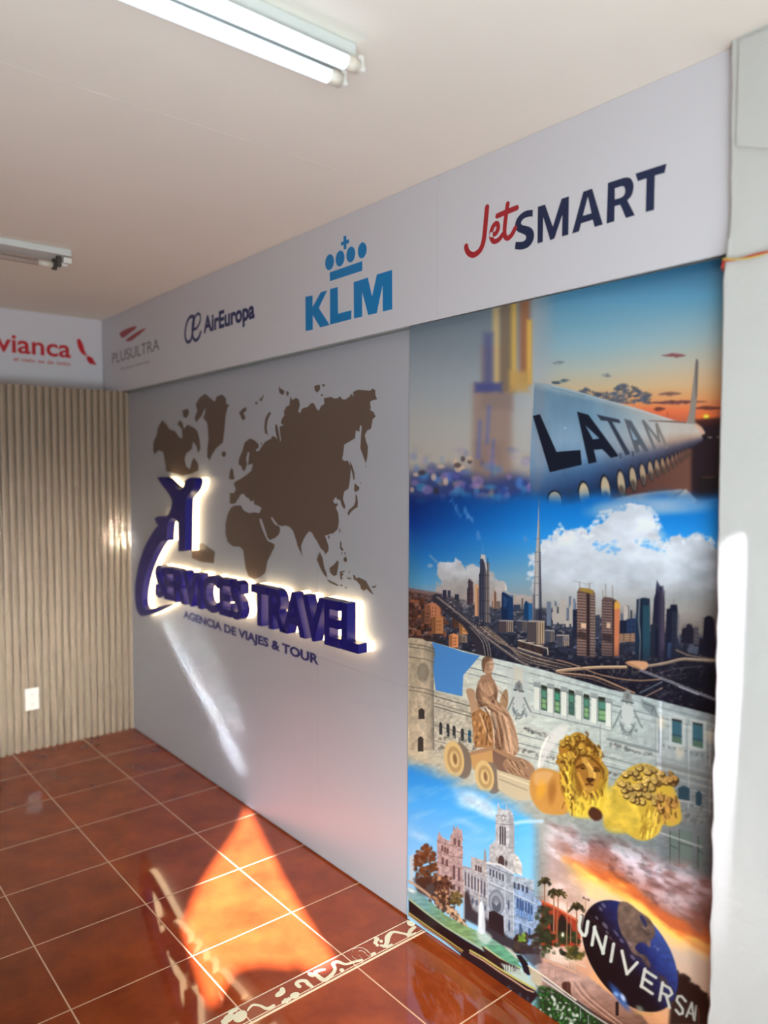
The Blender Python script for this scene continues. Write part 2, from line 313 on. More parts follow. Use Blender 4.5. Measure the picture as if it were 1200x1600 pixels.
    for k in range(9): p.ell(340+k*12,800+k*8+R.uniform(-6,6),9,7,(176,108,84),0,1.5,.9)
    # roads
    p.line([(240,712),(330,800),(440,880),(520,1000),(560,1110)],13,(46,44,54),3,1,1)
    for o,w,c in [(0,8,(50,48,58)),(6,1.0,(150,136,124)),(-7,1.0,(140,128,120)),(2,.8,(120,112,106))]: p.line([(245+o,705),(430+o,850),(620+o,1010),(800+o,1140),(900+o,1200)],w,c,1.2,1,1)
    for o,c in [(0,(176,150,122)),(14,(80,70,68)),(26,(150,128,108)),(-20,(110,98,94)),(44,(120,104,92))]:
        p.line([(560+o,920),(700+o*.8,1030),(860,1110+o),(1020,1160+o),(1210,1205+o)],1.5,c,1.2,1,1)
    for o in (0,22,40): p.line([(480+o,920),(560+o,1010),(585+o,1080),(592+o,1150)],1.4,(130,120,114),1.2,.9,1)
    for k in range(150):
        a=R.uniform(.02,1); cx=300+a*620+R.uniform(-50,50)*(.3+a); cy=760+a*420+R.uniform(-22,22); p.ell(cx,cy,R.uniform(1.5,4),R.uniform(1.5,3),(180,172,164) if R.rand()<.6 else (30,30,38),0,1.2,.7)
    # right half
    p.fr(870,840,4.615)
    for k in range(70):
        a=R.uniform(-40,560); b=R.uniform(620,870); w=R.uniform(14,40); h=R.uniform(8,26); g=R.uniform(.5,1.5)
        p.poly([(a,b+h),(a,b),(a+w,b+4),(a+w,b+h)],tuple(np.array((70,74,88))*g),1.4,.8)
    for (a,b,c,d,cc) in [(450,598,510,690,(26,34,54)),(505,585,572,705,(38,54,84)),(115,520,150,720,(34,40,60)),(275,560,310,700,(60,66,80)),(450,695,562,750,(150,116,90))]: tower([(a,d),(a,b),(c,b-4),(c,d)],cc,None,2,3)
    # two towers under construction
    tower([(145,850),(147,390),(165,360),(235,370),(265,380),(278,410),(272,865)],(104,80,74),(96,80,76),0,0)
    for i in range(44): p.line([(148,395+i*10.4),(214,400+i*10.4)],.9,(168,146,130) if i%2 else (52,42,44),.9,.75); p.line([(238,400+i*10.4),(276,404+i*10.4)],.9,(170,150,134) if i%2 else (60,48,48),.9,.75)
    p.poly([(214,850),(214,390),(238,392),(238,860)],(40,30,34),1.4,.9); p.poly([(163,385),(166,362),(232,366),(265,382),(262,405),(225,400),(180,385)],(150,124,48),1.4,.85)
    p.poly([(174,650),(176,616),(212,620),(210,655)],(206,170,140),1.2); p.poly([(145,700),(160,670),(214,690),(214,740),(146,720)],(40,30,32),3,.7)
    for (a,b,c) in [(165,320,365),(236,330,375),(332,380,440),(402,345,430),(352,335,420)]: p.line([(a,b),(a,c)],.9,(110,90,80),1)
    p.line([(120,312),(215,335)],.6,(120,110,105),1,.7); p.line([(220,335),(262,330)],.6,(120,110,105),1,.7)
    tower([(322,850),(324,450),(342,425),(402,435),(436,455),(454,478),(448,855)],(92,72,70),None,0,0)
    for i in range(40): p.line([(326,455+i*10),(398,460+i*10)],.9,(150,130,118) if i%2 else (44,36,40),.9,.75)
    p.poly([(414,852),(416,480),(436,455),(455,485),(446,855)],(186,112,76),1.3); p.poly([(412,520),(414,470),(436,452),(456,480),(456,510)],(196,150,62),1.5,.85)
    p.poly([(400,850),(402,450),(414,460),(412,850)],(56,40,42),1.2); p.poly([(358,650),(360,612),(388,616),(386,655)],(190,160,136),1.2)
    p.poly([(324,740),(330,690),(400,700),(398,760)],(34,28,34),4,.7)
    # dark glass towers
    tower([(562,880),(575,445),(628,432),(672,440),(672,640),(668,880)],(26,40,58),(38,72,86),0,0)
    p.line([(596,445),(590,600),(604,740),(596,880)],2,(120,124,128),1.2,.8); p.line([(612,445),(606,880)],1.2,(14,22,36),1)
    for i in range(26): p.line([(628,455+i*16),(670,457+i*16)],.7,(20,40,54),.9,.7)
    tower([(682,860),(690,600),(700,440),(712,400),(720,305),(740,340),(752,352),(768,345),(778,470),(776,720),(765,860)],(30,30,48),(48,44,62),0,0)
    p.poly([(720,306),(742,345),(735,400),(722,350)],(60,66,92),1.2,.9); p.poly([(755,352),(768,346),(776,420),(764,410)],(80,82,104),1.2,.9)
    for i in range(26): p.line([(756,400+i*16),(776,408+i*16)],.8,(110,92,92),.9,.6)
    tower([(672,860),(675,630),(700,615),(734,625),(734,865)],(34,40,54),(22,26,42),3,0)
    tower([(775,880),(790,520),(815,510),(820,482),(868,482),(876,560),(862,880)],(24,28,44),(40,44,58),2,8); p.line([(846,445),(846,482)],.8,(90,90,96),1)
    p.poly([(795,870),(800,760),(825,755),(822,875)],(54,74,106),2,.8); p.poly([(868,700),(872,540),(890,560),(884,760)],(110,108,110),1.4,.8)
    tower([(895,760),(900,660),(930,650),(935,625),(965,620),(985,655),(1000,680),(998,770)],(30,28,40),None,3,3); tower([(985,770),(990,640),(1020,640),(1028,770)],(84,78,84),None,2,4)
    tower([(1045,850),(1062,580),(1090,560),(1120,570),(1136,600),(1140,860)],(22,20,32),(28,24,36),2,9); tower([(1020,840),(1030,720),(1060,740),(1060,850)],(26,24,36),None); tower([(950,830),(952,785),(1018,790),(1016,845)],(110,122,138),None,4,3)
    # interchange
    p.poly([(0,880),(1150,800),(1150,1240),(0,1240)],(22,22,34),50,.55)
    p.line([(860,810),(960,850),(1140,880)],2,(120,104,92),1.2,.9,1)
    p.line([(0,965),(120,950),(300,936),(500,934)],4.2,(150,122,94),1.3,1,1); p.line([(0,957),(120,942),(300,930),(500,928)],1.3,(226,196,160),1,1,1)
    p.line([(650,930),(780,908),(900,880),(1000,882),(1140,892)],3.2,(122,104,88),1.3,1,1); p.line([(650,922),(780,900),(900,872),(1000,875),(1140,886)],1.1,(196,172,148),1,1,1)
    p.poly(crv([(495,898),(560,888),(640,895),(658,915),(640,950),(600,950),(530,925)],5,True),(190,142,106),1.2); p.line([(500,898),(600,945)],1,(110,74,54),1)
    p.line([(0,880),(120,915),(320,990),(560,1030),(760,1020)],1.6,(150,120,94),1.2,1,1); p.line([(20,975),(260,1000),(420,1060),(560,1120)],2.0,(170,134,104),1.2,1,1); p.line([(0,985),(230,1015),(360,1060),(540,1130)],1.2,(110,84,72),1.2,1,1)
    p.line([(600,958),(800,1035),(980,1110),(1140,1170)],2.6,(104,104,116),1.3,1); p.line([(600,948),(800,1025),(1140,1160)],.9,(160,150,146),1,.9); p.line([(880,1075),(1020,1130)],2,(150,150,160),1.2,.9)
    p.line([(600,1120),(700,1070),(760,1040)],1.6,(110,120,130),1.2,.8); p.line([(640,1145),(760,1085)],1.8,(150,124,106),1.2,.8); p.line([(700,985),(860,945),(1050,925)],1.2,(84,76,78),1.2,.8); p.line([(720,1010),(900,985)],1.0,(70,66,70),1.2,.8)
    for i in range(7): p.line([(410+i*45,940),(410+i*45,975)],1,(120,100,84),1,.8)
    for i in range(4): p.line([(60+i*70,965),(60+i*70,1010)],1,(130,104,84),1,.7)
    for k in range(110): p.ell(R.uniform(0,1130),R.uniform(900,1200),R.uniform(1.4,3.4),R.uniform(1.2,2.6),(120,124,140) if R.rand()<.6 else (180,160,140),0,1.1,.6)

    # ================= top picture =================
    p.fr(0,0,1)
    def topmask(xx,yy):
        e=788+4*np.sin(xx/17)+10*(p.fbm(xx/22,yy/22,3)-.5)
        a=np.clip((e-yy)/26,0,1); return a*a*(3-2*a)
    T=np.where(Y<850); keep=p.im[T].copy(); xT,yT=X[T],Y[T]
    lft=ramp(yT,[(470,(104,116,124)),(540,(120,130,138)),(600,(142,150,155)),(660,(160,160,156)),(720,(166,160,150)),(760,(110,100,104)),(790,(30,50,110))])
    rgt=ramp(yT+(xT-900)*.05,[(400,(36,78,104)),(425,(48,96,126)),(470,(82,136,164)),(540,(126,160,172)),(580,(160,166,156)),(610,(182,160,124)),(632,(196,134,84)),(650,(204,88,52)),(672,(150,60,44)),(690,(60,36,38))])
    pale=np.clip(1-np.abs(xT-836)/34,0,1)[...,None]
    t=np.clip((xT-820)/60,0,1); t=t*t*(3-2*t)
    warm=np.clip((xT-930)/180,0,1)*np.clip((yT-470)/120,0,1)*.35
    rgt=mixc(rgt,np.array((206,150,104),np.float32)/255,warm)
    p.im[T]=mixc(lft,rgt,t)*(1-pale*.45)+np.array((168,176,180))/255*pale*.45
    # blurred backdrop: plain out-of-focus masonry piers, banners and planting (stand-in)
    for (a,b,c,d,cc,sf) in [(738,600,800,790,(140,118,108),16),(752,540,800,640,(128,112,106),14),(780,440,804,612,(116,100,82),13),(799,452,807,600,(200,164,80),11),(770,480,780,612,(190,164,112),11),(812,440,828,600,(142,92,62),12),(823,500,831,600,(204,162,76),9),(756,520,770,600,(84,88,124),14),(742,598,784,613,(66,72,124),10),(796,580,826,612,(176,142,84),14),(842,655,868,770,(146,116,110),18),(742,690,786,785,(132,112,104),18)]:
        p.poly([(a,d),(a,b),(c,b),(c,d)],cc,sf,.9)
    for (a,b,c) in [(750,690,4),(764,668,4),(771,720,3)]: p.line([(a,b-32),(a-3,b+24)],c,(70,96,172),8,.6)
    p.poly([(640,742),(700,730),(760,748),(800,742),(855,752),(870,800),(640,800)],(44,60,112),26,.9)
    for k in range(120):
        a=R.uniform(642,852); b=R.uniform(700,790); g=R.rand(); cc=[(70,120,190),(110,96,160),(60,150,190),(40,60,130),(150,120,170),(150,130,110)][R.randint(6)]
        p.ell(a,b,R.uniform(3,9),R.uniform(3,9),cc,0,6,.5*np.clip((b-690)/60,0.1,1))
    for k in range(14): p.ell(R.uniform(642,735),R.uniform(715,770),R.uniform(3,6),R.uniform(3,6),(206,176,150) if R.rand()<.5 else (52,44,48),0,4,.7)
    # clouds of the sunset
    p.fr(840,540,4)
    for (a,b,c,d,cc,n) in [(790,62,920,62,(120,70,72),5),(100,110,155,105,(120,130,136),2),(100,232,130,235,(70,86,98),2),(150,222,180,216,(90,104,112),2),(410,188,450,190,(120,124,124),2),(505,255,555,245,(110,104,100),3),(765,305,890,300,(120,84,76),4),(700,358,1040,352,(96,58,60),9),(740,398,780,395,(110,58,50),3),(980,392,1150,390,(96,48,44),4)]:
        for k in range(n*9):
            f=k/(n*9-1.); p.ell(a+(c-a)*f+R.uniform(-8,8),b+(d-b)*f+R.uniform(-8,6)*(1.2-2*abs(f-.5)),R.uniform(6,20)*(1.2-abs(f-.5)),R.uniform(3,9)*(1.25-2*abs(f-.5)),tuple(np.array(cc)*R.uniform(.8,1.2)),0,2,.6)
    for k in range(230):
        f=R.rand(); a=260+f*440; top=300-62*np.exp(-((a-550)/80)**2)-36*np.exp(-((a-300)/45)**2); p.ell(a,R.uniform(top,360),R.uniform(6,20),R.uniform(4,11),tuple(np.array((66,74,90))*R.uniform(.75,1.25)),0,2,.6)
    p.ell(1054,443,60,30,(226,110,40),0,10,.6); p.ell(1054,443,17,12,(255,214,70),0,2)
    p.poly([(960,470),(1150,455),(1160,1000),(960,1000)],(36,26,32),10,.95); p.poly([(980,470),(1060,458),(1160,450),(1160,490),(980,500)],(70,36,34),6,.8)
    p.line([(812,410),(812,445)],.8,(120,60,50),1)
    # aeroplane
    fus=crv([(60,240),(160,262),(300,300),(450,345),(600,385),(740,430),(860,468),(980,488),(1030,520),(1050,560),(1035,590),(960,640),(830,710),(700,790),(600,860),(520,915),(400,960),(370,1040),(-20,1060),(-20,232)],5)
    def fc(xx,yy):
        u=(xx-840)*4; v=(yy-540)*4
        topy=240+u*.245; boty=np.where(u<1040,1060-u*.44,600); s=np.clip((v-topy)/(boty-topy+1e-6),0,1)
        c1=ramp(s,[(0,(130,150,160)),(.05,(96,126,146)),(.2,(100,132,154)),(.45,(120,146,168)),(.62,(104,134,162)),(.75,(62,92,128)),(.88,(38,62,98)),(1,(26,42,70))])
        c2=ramp(s,[(0,(190,170,150)),(.1,(170,164,156)),(.4,(176,166,156)),(.6,(160,136,120)),(.8,(78,74,88)),(1,(34,36,52))])
        t=np.clip((u-330)/520,0,1); d=(.94+.12*p.fbm(xx/14,yy/40,3))[...,None]
        return mixc(c1,c2,t)*d
    p.poly(fus,fc,1.6)
    p.poly([(-20,235),(40,240),(60,700),(-20,1000)],(140,128,130),20,.3)
    p.line([(90,250),(300,305),(600,392),(860,472)],1.0,(176,186,190),1.4,.7); p.line([(90,262),(300,316)],.8,(70,96,116),1,.7)
    p.poly([(690,466),(860,470),(935,478),(930,487),(800,478),(700,473)],(110,84,78),1.2); p.poly([(930,480),(948,420),(985,120),(990,86),(998,82),(1005,100),(998,300),(982,470),(990,488),(940,490)],(128,120,112),1.3)
    p.poly([(985,120),(990,86),(998,82),(1005,100),(996,330),(988,330)],(70,64,66),1.2,.55); p.poly([(990,480),(1030,512),(1048,560),(1020,545),(980,500)],(200,150,120),1.5,.6)
    p.poly([(1025,560),(1050,550),(1068,580),(1040,600)],(26,22,26),1.2); p.line([(1065,572),(1085,574)],1,(190,180,180),1); p.line([(1120,570),(1140,571)],1,(190,180,180),1)
    # lettering on the fuselage
    Lc=(20,24,38)
    p.poly([(-30,440),(14,428),(118,664),(268,652),(276,745),(76,792)],Lc,1.2); 
    p.poly([(246,412),(318,432),(508,690),(458,702),(404,648),(352,652),(370,728),(318,740)],Lc,1.2); p.poly([(300,500),(386,580),(346,586)],(104,134,160),1.3)
    p.poly([(368,430),(510,462),(520,486),(466,476),(580,676),(552,688),(438,472),(396,468)],(46,52,66),1.2)
    p.poly([(540,456),(586,470),(696,658),(672,668),(640,622),(628,624),(640,664),(614,674)],(78,84,92),1.2); p.poly([(574,510),(624,588),(600,590)],(124,144,160),1.3)
    [p.line(q,w_,c_,1.3,.95) for q,w_,c_ in [([(660,472),(734,650)],4.4,(92,94,98)),([(664,474),(762,600)],4.0,(98,98,100)),([(760,600),(742,490)],3.6,(106,102,100)),([(744,490),(806,636)],4.0,(112,106,102))]]
    for (a,b) in [(516,684),(594,672)]: p.line([(a-4,b-8),(a+4,b-4),(a+2,b+18)],1.6,(30,34,44),1)
    p.ell(172,516,4,4,(210,216,220))
    # cabin windows
    for i,(a,b,w,h) in enumerate([(106,965,50,62),(290,930,38,86),(424,905,34,102),(522,865,27,94),(596,832,24,84),(657,805,21,75),(706,780,18,66),(747,763,16,60),(783,748,14,55),(815,735,11,50),(844,720,9,45),(868,705,8,42),(890,693,7,38),(908,682,6,35),(925,672,5,32),(940,662,5,28)]):
        f=min(1,i/12.); r_=-.10-.05*f
        p.ell(a,b,w,h,(24,26,34),r_,1.3); p.ell(a+w*.05,b+h*.02,w*.80,h*.86,tuple(np.array((176,166,140))*(1-f)+np.array((120,84,64))*f) if i else (150,146,132),r_,1.3)
        p.ell(a+w*.1,b+h*.5,w*.75,h*.42,(50,44,44),r_,3,.75 if 1<i else .25)
    # engine at the lower right
    p.poly(crv([(380,1010),(480,960),(640,925),(820,905),(920,905),(960,1000),(1140,950),(1160,1060),(360,1060)],4),lambda xx,yy:mixc(np.broadcast_to(np.array((110,118,128),np.float32)/255,xx.shape+(3,)),np.broadcast_to(np.array((164,164,164),np.float32)/255,xx.shape+(3,)),p.fbm(xx/20,yy/10,3)),4,.95)
    p.poly([(860,960),(925,895),(1000,970),(930,1035)],(170,160,152),2,.9); p.line([(780,1010),(860,940),(910,905)],1,(70,74,84),1.2); p.line([(930,1030),(1010,965)],1.2,(60,62,70),1.2); p.line([(590,1000),(640,970)],1,(120,120,128),1.2)
    p.poly([(1000,820),(1150,810),(1150,950),(1010,945)],(32,26,28),6,.9); p.line([(1030,825),(1110,820)],1.5,(120,80,56),2,.6)
    p.fr(0,0,1)
    a=topmask(xT,yT)[...,None]; p.im[T]=keep*(1-a)+p.im[T]*a
    for (a,b,c,d) in [(1000,792,60,14),(1060,790,50,12),(960,800,40,12)]: p.ell(a,b,c,d,(176,184,192),0,14,.45)

    # ================= stone facade with statue and lions =================
    p.fr(0,0,1)
    fac=[(630,996),(660,1001),(676,1003),(725,1017),(760,1026),(800,1035),(850,1047),(905,1063),(952,1077),(1000,1087),(1050,1100),(1135,1122),(1135,1400),(630,1400)]
    def st(xx,yy):
        n=p.fbm(xx/7,yy/5,4); m=p.fbm(xx/50,yy/40,3)
        l=ramp(xx,[(640,(186,178,152)),(720,(190,194,178)),(800,(188,198,190)),(880,(182,194,188)),(960,(166,180,178)),(1040,(156,168,170)),(1120,(128,136,140))])
        v=ramp(yy,[(1040,(255,255,255)),(1150,(250,246,238)),(1250,(205,200,196)),(1350,(150,150,150))])
        return l*v*(.80+.26*n+.14*m)[...,None]
    p.poly(fac,st,1.4)
    # mouldings follow the receding facade
    def lev(y0,x0=700,x1=1130): # horizontal line dropping to the right
        return [(x0,y0),(x1,y0+(x1-x0)*.262)]
    for (yy,w,c,al) in [(1018,1.2,(96,104,104),.7),(1024,1.6,(190,198,192),.6),(1034,1.5,(84,92,94),.8),(1038,2,(186,192,184),.6),(1044,1.2,(90,98,100),.6),(1100,1.3,(180,186,178),.6),(1118,1.5,(92,98,98),.7),(1124,2.0,(190,190,178),.6),(1132,1.4,(86,90,90),.7),(1140,2.6,(120,118,110),.5),(1150,1.2,(98,100,98),.7)]:
        p.line(lev(yy),w,c,1.3,al)
    for k in range(90):
        f=R.rand(); p.ell(700+f*430,1143+f*112+R.uniform(-3,3),R.uniform(1.5,4),R.uniform(1,2.5),(78,76,72) if R.rand()<.6 else (180,176,164),0,1.2,.6)
    p.fr(620,990,2.3077)
    # left rotunda and blue gap
    p.poly([(128,30),(240,66),(300,80),(240,150),(236,226),(140,205),(128,110)],(70,130,190),1.4)
    p.poly([(45,14),(90,18),(130,40),(138,75),(132,100),(136,420),(45,420)],lambda xx,yy:ramp(xx,[(640,(164,154,128)),(660,(184,172,146)),(672,(160,150,128)),(679,(108,106,96))])*(.78+.36*p.fbm(xx/5,yy/6,4))[...,None],1.3)
    for yy in (50,62,98,205,218): p.line([(45,yy-14),(100,yy-6),(136,yy+6)],1.4,(90,84,72),1.2,.8)
    p.ell(95,140,22,34,(112,106,92),0,3,.7); p.ell(93,135,12,20,(140,132,114),0,2,.7)
    for (a,b,c,d) in [(78,268,100,308),(76,370,96,425)]: p.poly([(a,d),(a,b+8),((a+c)/2,b),(c,b+8),(c,d)],(54,50,46),1.2)
    p.ell(90,330,9,16,(170,160,140),0,2,.8)
    p.poly([(136,205),(270,250),(280,440),(136,440)],lambda xx,yy:np.array((178,174,154))/255*(.72+.44*p.fbm(xx/5,yy/5,4))[...,None],1.4)
    for yy,c in [(205,(176,182,168)),(225,(80,80,74)),(250,(120,112,94)),(262,(80,78,70)),(278,(170,164,144)),(330,(96,92,84)),(385,(110,104,92))]: p.line([(136,yy),(275,yy+40)],1.6,c,1.3,.8)
    for (a,b) in [(158,340),(184,345),(206,352),(236,362),(262,368)]: p.poly([(a-5,b+24),(a-5,b-16),(a,b-22),(a+6,b-14),(a+6,b+26)],(46,50,52) if a!=262 else (30,72,90),1.2)
    for k in range(40): p.ell(R.uniform(150,285),R.uniform(360,420),R.uniform(3,7),R.uniform(3,8),(90,88,80) if R.rand()<.5 else (176,170,152),0,1.6,.6)
    # pilasters and windows of the main block
    for a in (412,470): p.poly([(a-16,120),(a+10,128),(a+10,320),(a-16,310)],(184,192,182),2,.6)
    p.poly([(415,110),(470,125),(470,300),(412,290)],(176,188,182),2,.7); p.poly([(420,115),(455,125),(455,190),(420,180)],(200,192,170),8,.6)
    for i,(a,b) in enumerate([(531,230),(579,240),(630,247),(684,262),(742,272)]):
        w=11 if i<4 else 16
        p.poly([(a-w,b+44),(a-w,b-42),(a+w,b-36),(a+w,b+50)],(60,84,70),1.2); p.poly([(a-w+1,b-34),(a-w+1,b-46),(a+w-1,b-40),(a+w-1,b-28)],(40,44,34),1.2)
        p.poly([(a-w+3,b+36),(a-w+3,b+4),(a+w-4,b+8),(a+w-4,b+42)],(120,160,110) if i!=2 else (60,96,86),1.4); p.poly([(a-w+3,b-2),(a-w+3,b-26),(a+w-4,b-22),(a+w-4,b+2)],(76,130,110) if i!=1 else (60,140,110),1.4)
        p.line([(a-w,b+20),(a+w,b+24)],1,(50,60,56),1,.8)
    for (a,b) in [(506,222),(555,228),(604,240),(657,252),(712,262),(764,280)]:
        p.poly([(a-11,b+62),(a-11,b-44),(a+11,b-38),(a+11,b+70)],(206,210,198),1.4); p.line([(a+10,b-38),(a+10,b+70)],1.2,(96,104,104),1.2,.8); p.poly([(a-13,b-34),(a-13,b-50),(a+13,b-44),(a+13,b-28)],(140,148,146),1.2); p.line([(a-13,b-34),(a+13,b-28)],1,(84,90,90),1)
    p.line([(490,275),(770,340)],4,(176,184,178),1.5,.8); p.line([(490,284),(770,350)],1.4,(100,106,106),1.3,.8)
    q=np.random.RandomState(21)
    for k in range(70):
        a=q.uniform(470,1120); b=(a-470)*.262+q.uniform(300,520)
        if 560<a<770 and b>440: continue
        L=q.uniform(14,60); p.line([(a,b),(a+L,b+L*.262)],q.uniform(.8,1.6),(104,112,112) if q.rand()<.6 else (206,208,196),1.4,.5)
    for (a,b,h) in [(948,300,330),(1048,330,300),(1125,350,300),(735,330,110),(935,300,200)]: p.line([(a,b),(a,b+h)],3,(112,122,124),2.5,.5); p.line([(a+4,b),(a+4,b+h)],2,(200,204,196),2,.5)
    for k in range(9): a=958+k*20; p.poly([(a,398+k*5.2),(a+8,400+k*5.2),(a+8,410+k*5.2),(a,408+k*5.2)],(84,88,88),1.6,.6)
    p.line([(940,470),(1135,520)],5,(96,94,88),4,.55); p.line([(940,482),(1135,532)],3,(178,176,164),2.5,.6); p.line([(760,380),(940,425)],4,(86,92,92),3,.6); p.line([(760,392),(940,438)],2.4,(186,186,174),2,.6)
    p.poly([(945,440),(1140,490),(1140,840),(960,760)],(96,98,96),14,.35)
    # two carved cartouches
    for (a,b) in [(440,250),(832,300)]:
        k=1.15 if a>600 else .95
        p.poly([(a-18*k,b-52*k),(a-12*k,b-76*k),(a+2,b-86*k),(a+12*k,b-72*k),(a+16*k,b-46*k)],(128,134,132),1.6); p.line([(a-18*k,b-50*k),(a+17*k,b-43*k)],2.5,(70,76,76),1.6); p.ell(a,b-64*k,6*k,10*k,(92,94,90),0,3,.8)
        for q in range(70): t_=R.rand(); p.ell(a+R.uniform(-34,34)*k*(.35+t_*.65),b-44*k+t_*110*k,R.uniform(1.5,4.5),R.uniform(2,6),(84,92,94) if q%2 else (204,208,198),R.uniform(-.6,.6),1.4,.6)
        p.poly(crv([(a-18*k,b-34*k),(a+18*k,b-30*k),(a+16*k,b+10*k),(a,b+28*k),(a-16*k,b+6*k)],4,True),(182,188,182),2)
        for sgn in (-1,1): p.line([(a+sgn*20*k,b-20*k),(a+sgn*36*k,b+16*k),(a+sgn*46*k,b+34*k)],2.4,(96,102,102),1.6,.8,1)
        for q in (0,10): p.line([(a-24*k,b+14*k+q),(a,b+50*k+q),(a+24*k,b+20*k+q)],1.6,(80,88,90),1.3,.8,1)
    p.poly([(880,235),(935,260),(938,300),(920,296),(884,262)],(120,130,130),1.6); p.line([(890,250),(925,264),(920,282)],1.4,(70,78,80),1.2); p.line([(925,262),(945,310),(945,430)],1.6,(90,98,100),1.4)
    for (a,b,c,d) in [(992,305,1028,390),(1066,318,1104,405)]:
        p.poly([(a-10,d+14),(a-10,b-10),(c+12,b-2),(c+12,d+20)],(176,180,174),2,.7); p.poly([(a,d),(a,b),(c,b+8),(c,d+10)],(52,88,100),1.2); p.poly([(a,b+8),(a,b),(c,b+8),(c,b+16)],(44,44,38),1.2); p.line([(a,d-26),(c,d-20)],1.4,(40,52,56),1.2); p.poly([(a+2,d),(a+2,d-20),(c-2,d-14),(c-2,d+8)],(84,100,72),1.4,.7)
    for (a,b) in [(955,320),(1130,370),(1020,430),(645,400)]: p.ell(a,b,14,22,(196,186,160),0,10,.6)
    for (a,b,c,d) in [(1014,548,1056,596),(1078,566,1100,618)]: p.poly([(a,d),(a,b+8),((a+c)/2,b),(c,b+10),(c,d+8)],(36,58,68),1.3); p.line([(a-4,d+3),(c+4,d+12)],1.6,(160,160,150),1.2,.7)
    for k in range(46): p.ell(R.uniform(1005,1105),R.uniform(620,690),R.uniform(3,9),R.uniform(3,8),(74,74,72) if R.rand()<.6 else (128,124,114),0,1.8,.6)
    for (a,b,c,d) in [(985,712,1012,830),(1018,705,1066,840),(1086,730,1104,845)]: p.poly([(a,d),(a,b),(c,b+8),(c,d+10)],(86,100,92),1.6,.85); p.line([(a,b),(a,d)],1.2,(40,44,42),1); p.line([(a,b+50),(c,b+64)],1.2,(44,48,46),1)
    p.line([(950,718),(1100,770)],2,(196,196,184),2,.6)
    # ornamental frieze mid
    p.line([(440,325),(560,360)],2,(180,180,168),1.4,.8)
    for k in range(60): f=R.rand(); p.ell(460+f*90,345+f*26+R.uniform(-5,5),R.uniform(3,6),R.uniform(3,6),(84,86,82) if R.rand()<.6 else (186,184,170),0,1.6,.6)
    for k in range(50): f=R.rand(); p.ell(770+f*150,400+f*40+R.uniform(-6,6),R.uniform(3,8),R.uniform(3,6),(90,94,94) if R.rand()<.6 else (176,176,166),0,1.6,.6)
    p.poly(crv([(510,485),(515,430),(535,375),(575,338),(620,330),(610,360),(575,400),(545,440),(520,485)],4,True),(206,204,196),6,.75); p.line([(512,480),(520,425),(545,372)],2,(232,228,214),2.2,.9,1)
    # seated stone figure
    b0=(150,116,90); dk=(96,68,50); lt=(200,166,130)
    p.poly(crv([(250,210),(258,198),(280,205),(285,240),(300,262),(285,300),(270,290),(262,250)],4,True),(166,134,104),1.4)
    p.poly([(268,290),(300,270),(345,300),(350,410),(282,412)],(150,108,66),1.5)
    for k in range(40): p.ell(R.uniform(276,345),R.uniform(290,405),R.uniform(2,6),R.uniform(5,14),(96,64,36) if R.rand()<.5 else (196,150,96),.2,1.8,.6)
    p.poly(crv([(308,150),(300,165),(290,190),(286,225),(300,260),(330,268),(350,300),(360,340),(352,400),(380,430),(425,440),(438,420),(436,380),(420,320),(400,280),(378,255),(362,240),(366,205),(356,180),(345,160),(335,150)],4,True),b0,1.4)
    for (P,w,c) in [([(300,180),(310,230),(350,262)],5,lt),([(350,190),(356,225),(345,250)],5,dk),([(330,268),(372,300),(384,360),(366,425)],3,dk),([(345,262),(392,310),(410,380),(404,430)],3,lt),([(318,270),(350,330),(356,380)],3,dk),([(370,262),(408,310),(428,390),(424,435)],2.4,dk),([(360,262),(402,330),(398,430)],2,lt),([(300,290),(318,340),(340,390)],3,lt),([(312,300),(326,350),(322,400)],2.4,dk),([(290,200),(288,232),(305,258)],2.4,dk),([(296,240),(340,252),(385,282)],3,(186,152,120)),([(330,190),(345,215)],3,lt),([(392,300),(418,350),(432,410)],1.8,lt)]: p.line(P,w,c,1.8,.75,1)
    p.poly(crv([(372,240),(386,206),(398,204),(402,240),(396,270),(380,268)],4,True),(150,120,88),1.4)
    p.poly([(318,140),(318,120),(342,120),(342,160),(328,168)],b0,1.4); p.ell(330,116,19,28,(176,142,114),0,1.4); p.poly(crv([(308,130),(306,100),(316,84),(332,82),(346,92),(340,100),(322,104),(316,130),(314,142)],4,True),dk,1.5,.85)
    p.ell(340,112,9,20,(200,168,138),0,4,.7); p.ell(326,118,8,18,(128,96,74),0,5,.5); p.line([(324,110),(346,110)],2,(130,98,76),2.2,.6); p.line([(328,130),(342,130)],1.6,(130,98,80),2,.5)
    q=np.random.RandomState(4)
    for k in range(70): a=q.uniform(296,425); b=q.uniform(170,425); dx=(b-150)*.10; p.line([(a-10,b-14),(a,b),(a+5+dx*.2,b+16)],q.uniform(1.2,2.6),dk if q.rand()<.5 else (206,172,138),1.6,.4*(1 if (b-150)*.35+285<a<(b-150)*.35+360 else 0))
    p.poly(crv([(358,300),(380,340),(392,430),(424,440),(436,400),(424,330),(398,280),(372,262)],4,True),(206,172,136),10,.30); p.poly(crv([(352,300),(362,350),(352,410),(376,430),(384,380),(372,320)],4,True),(82,56,40),6,.55)
    p.poly(crv([(296,168),(288,210),(292,262),(312,268),(306,215)],4,True),(92,66,48),6,.5); p.poly(crv([(312,180),(330,176),(350,186),(354,215),(336,228),(318,215)],4,True),(190,154,120),5,.5)
    p.line([(316,214),(334,232),(356,216)],2.2,(104,76,56),2,.7,1); p.line([(300,262),(330,256),(372,276),(398,296)],3,(94,66,48),2.2,.6,1); p.line([(318,196),(330,250),(376,272)],6,(178,142,110),2.5,.6,1)
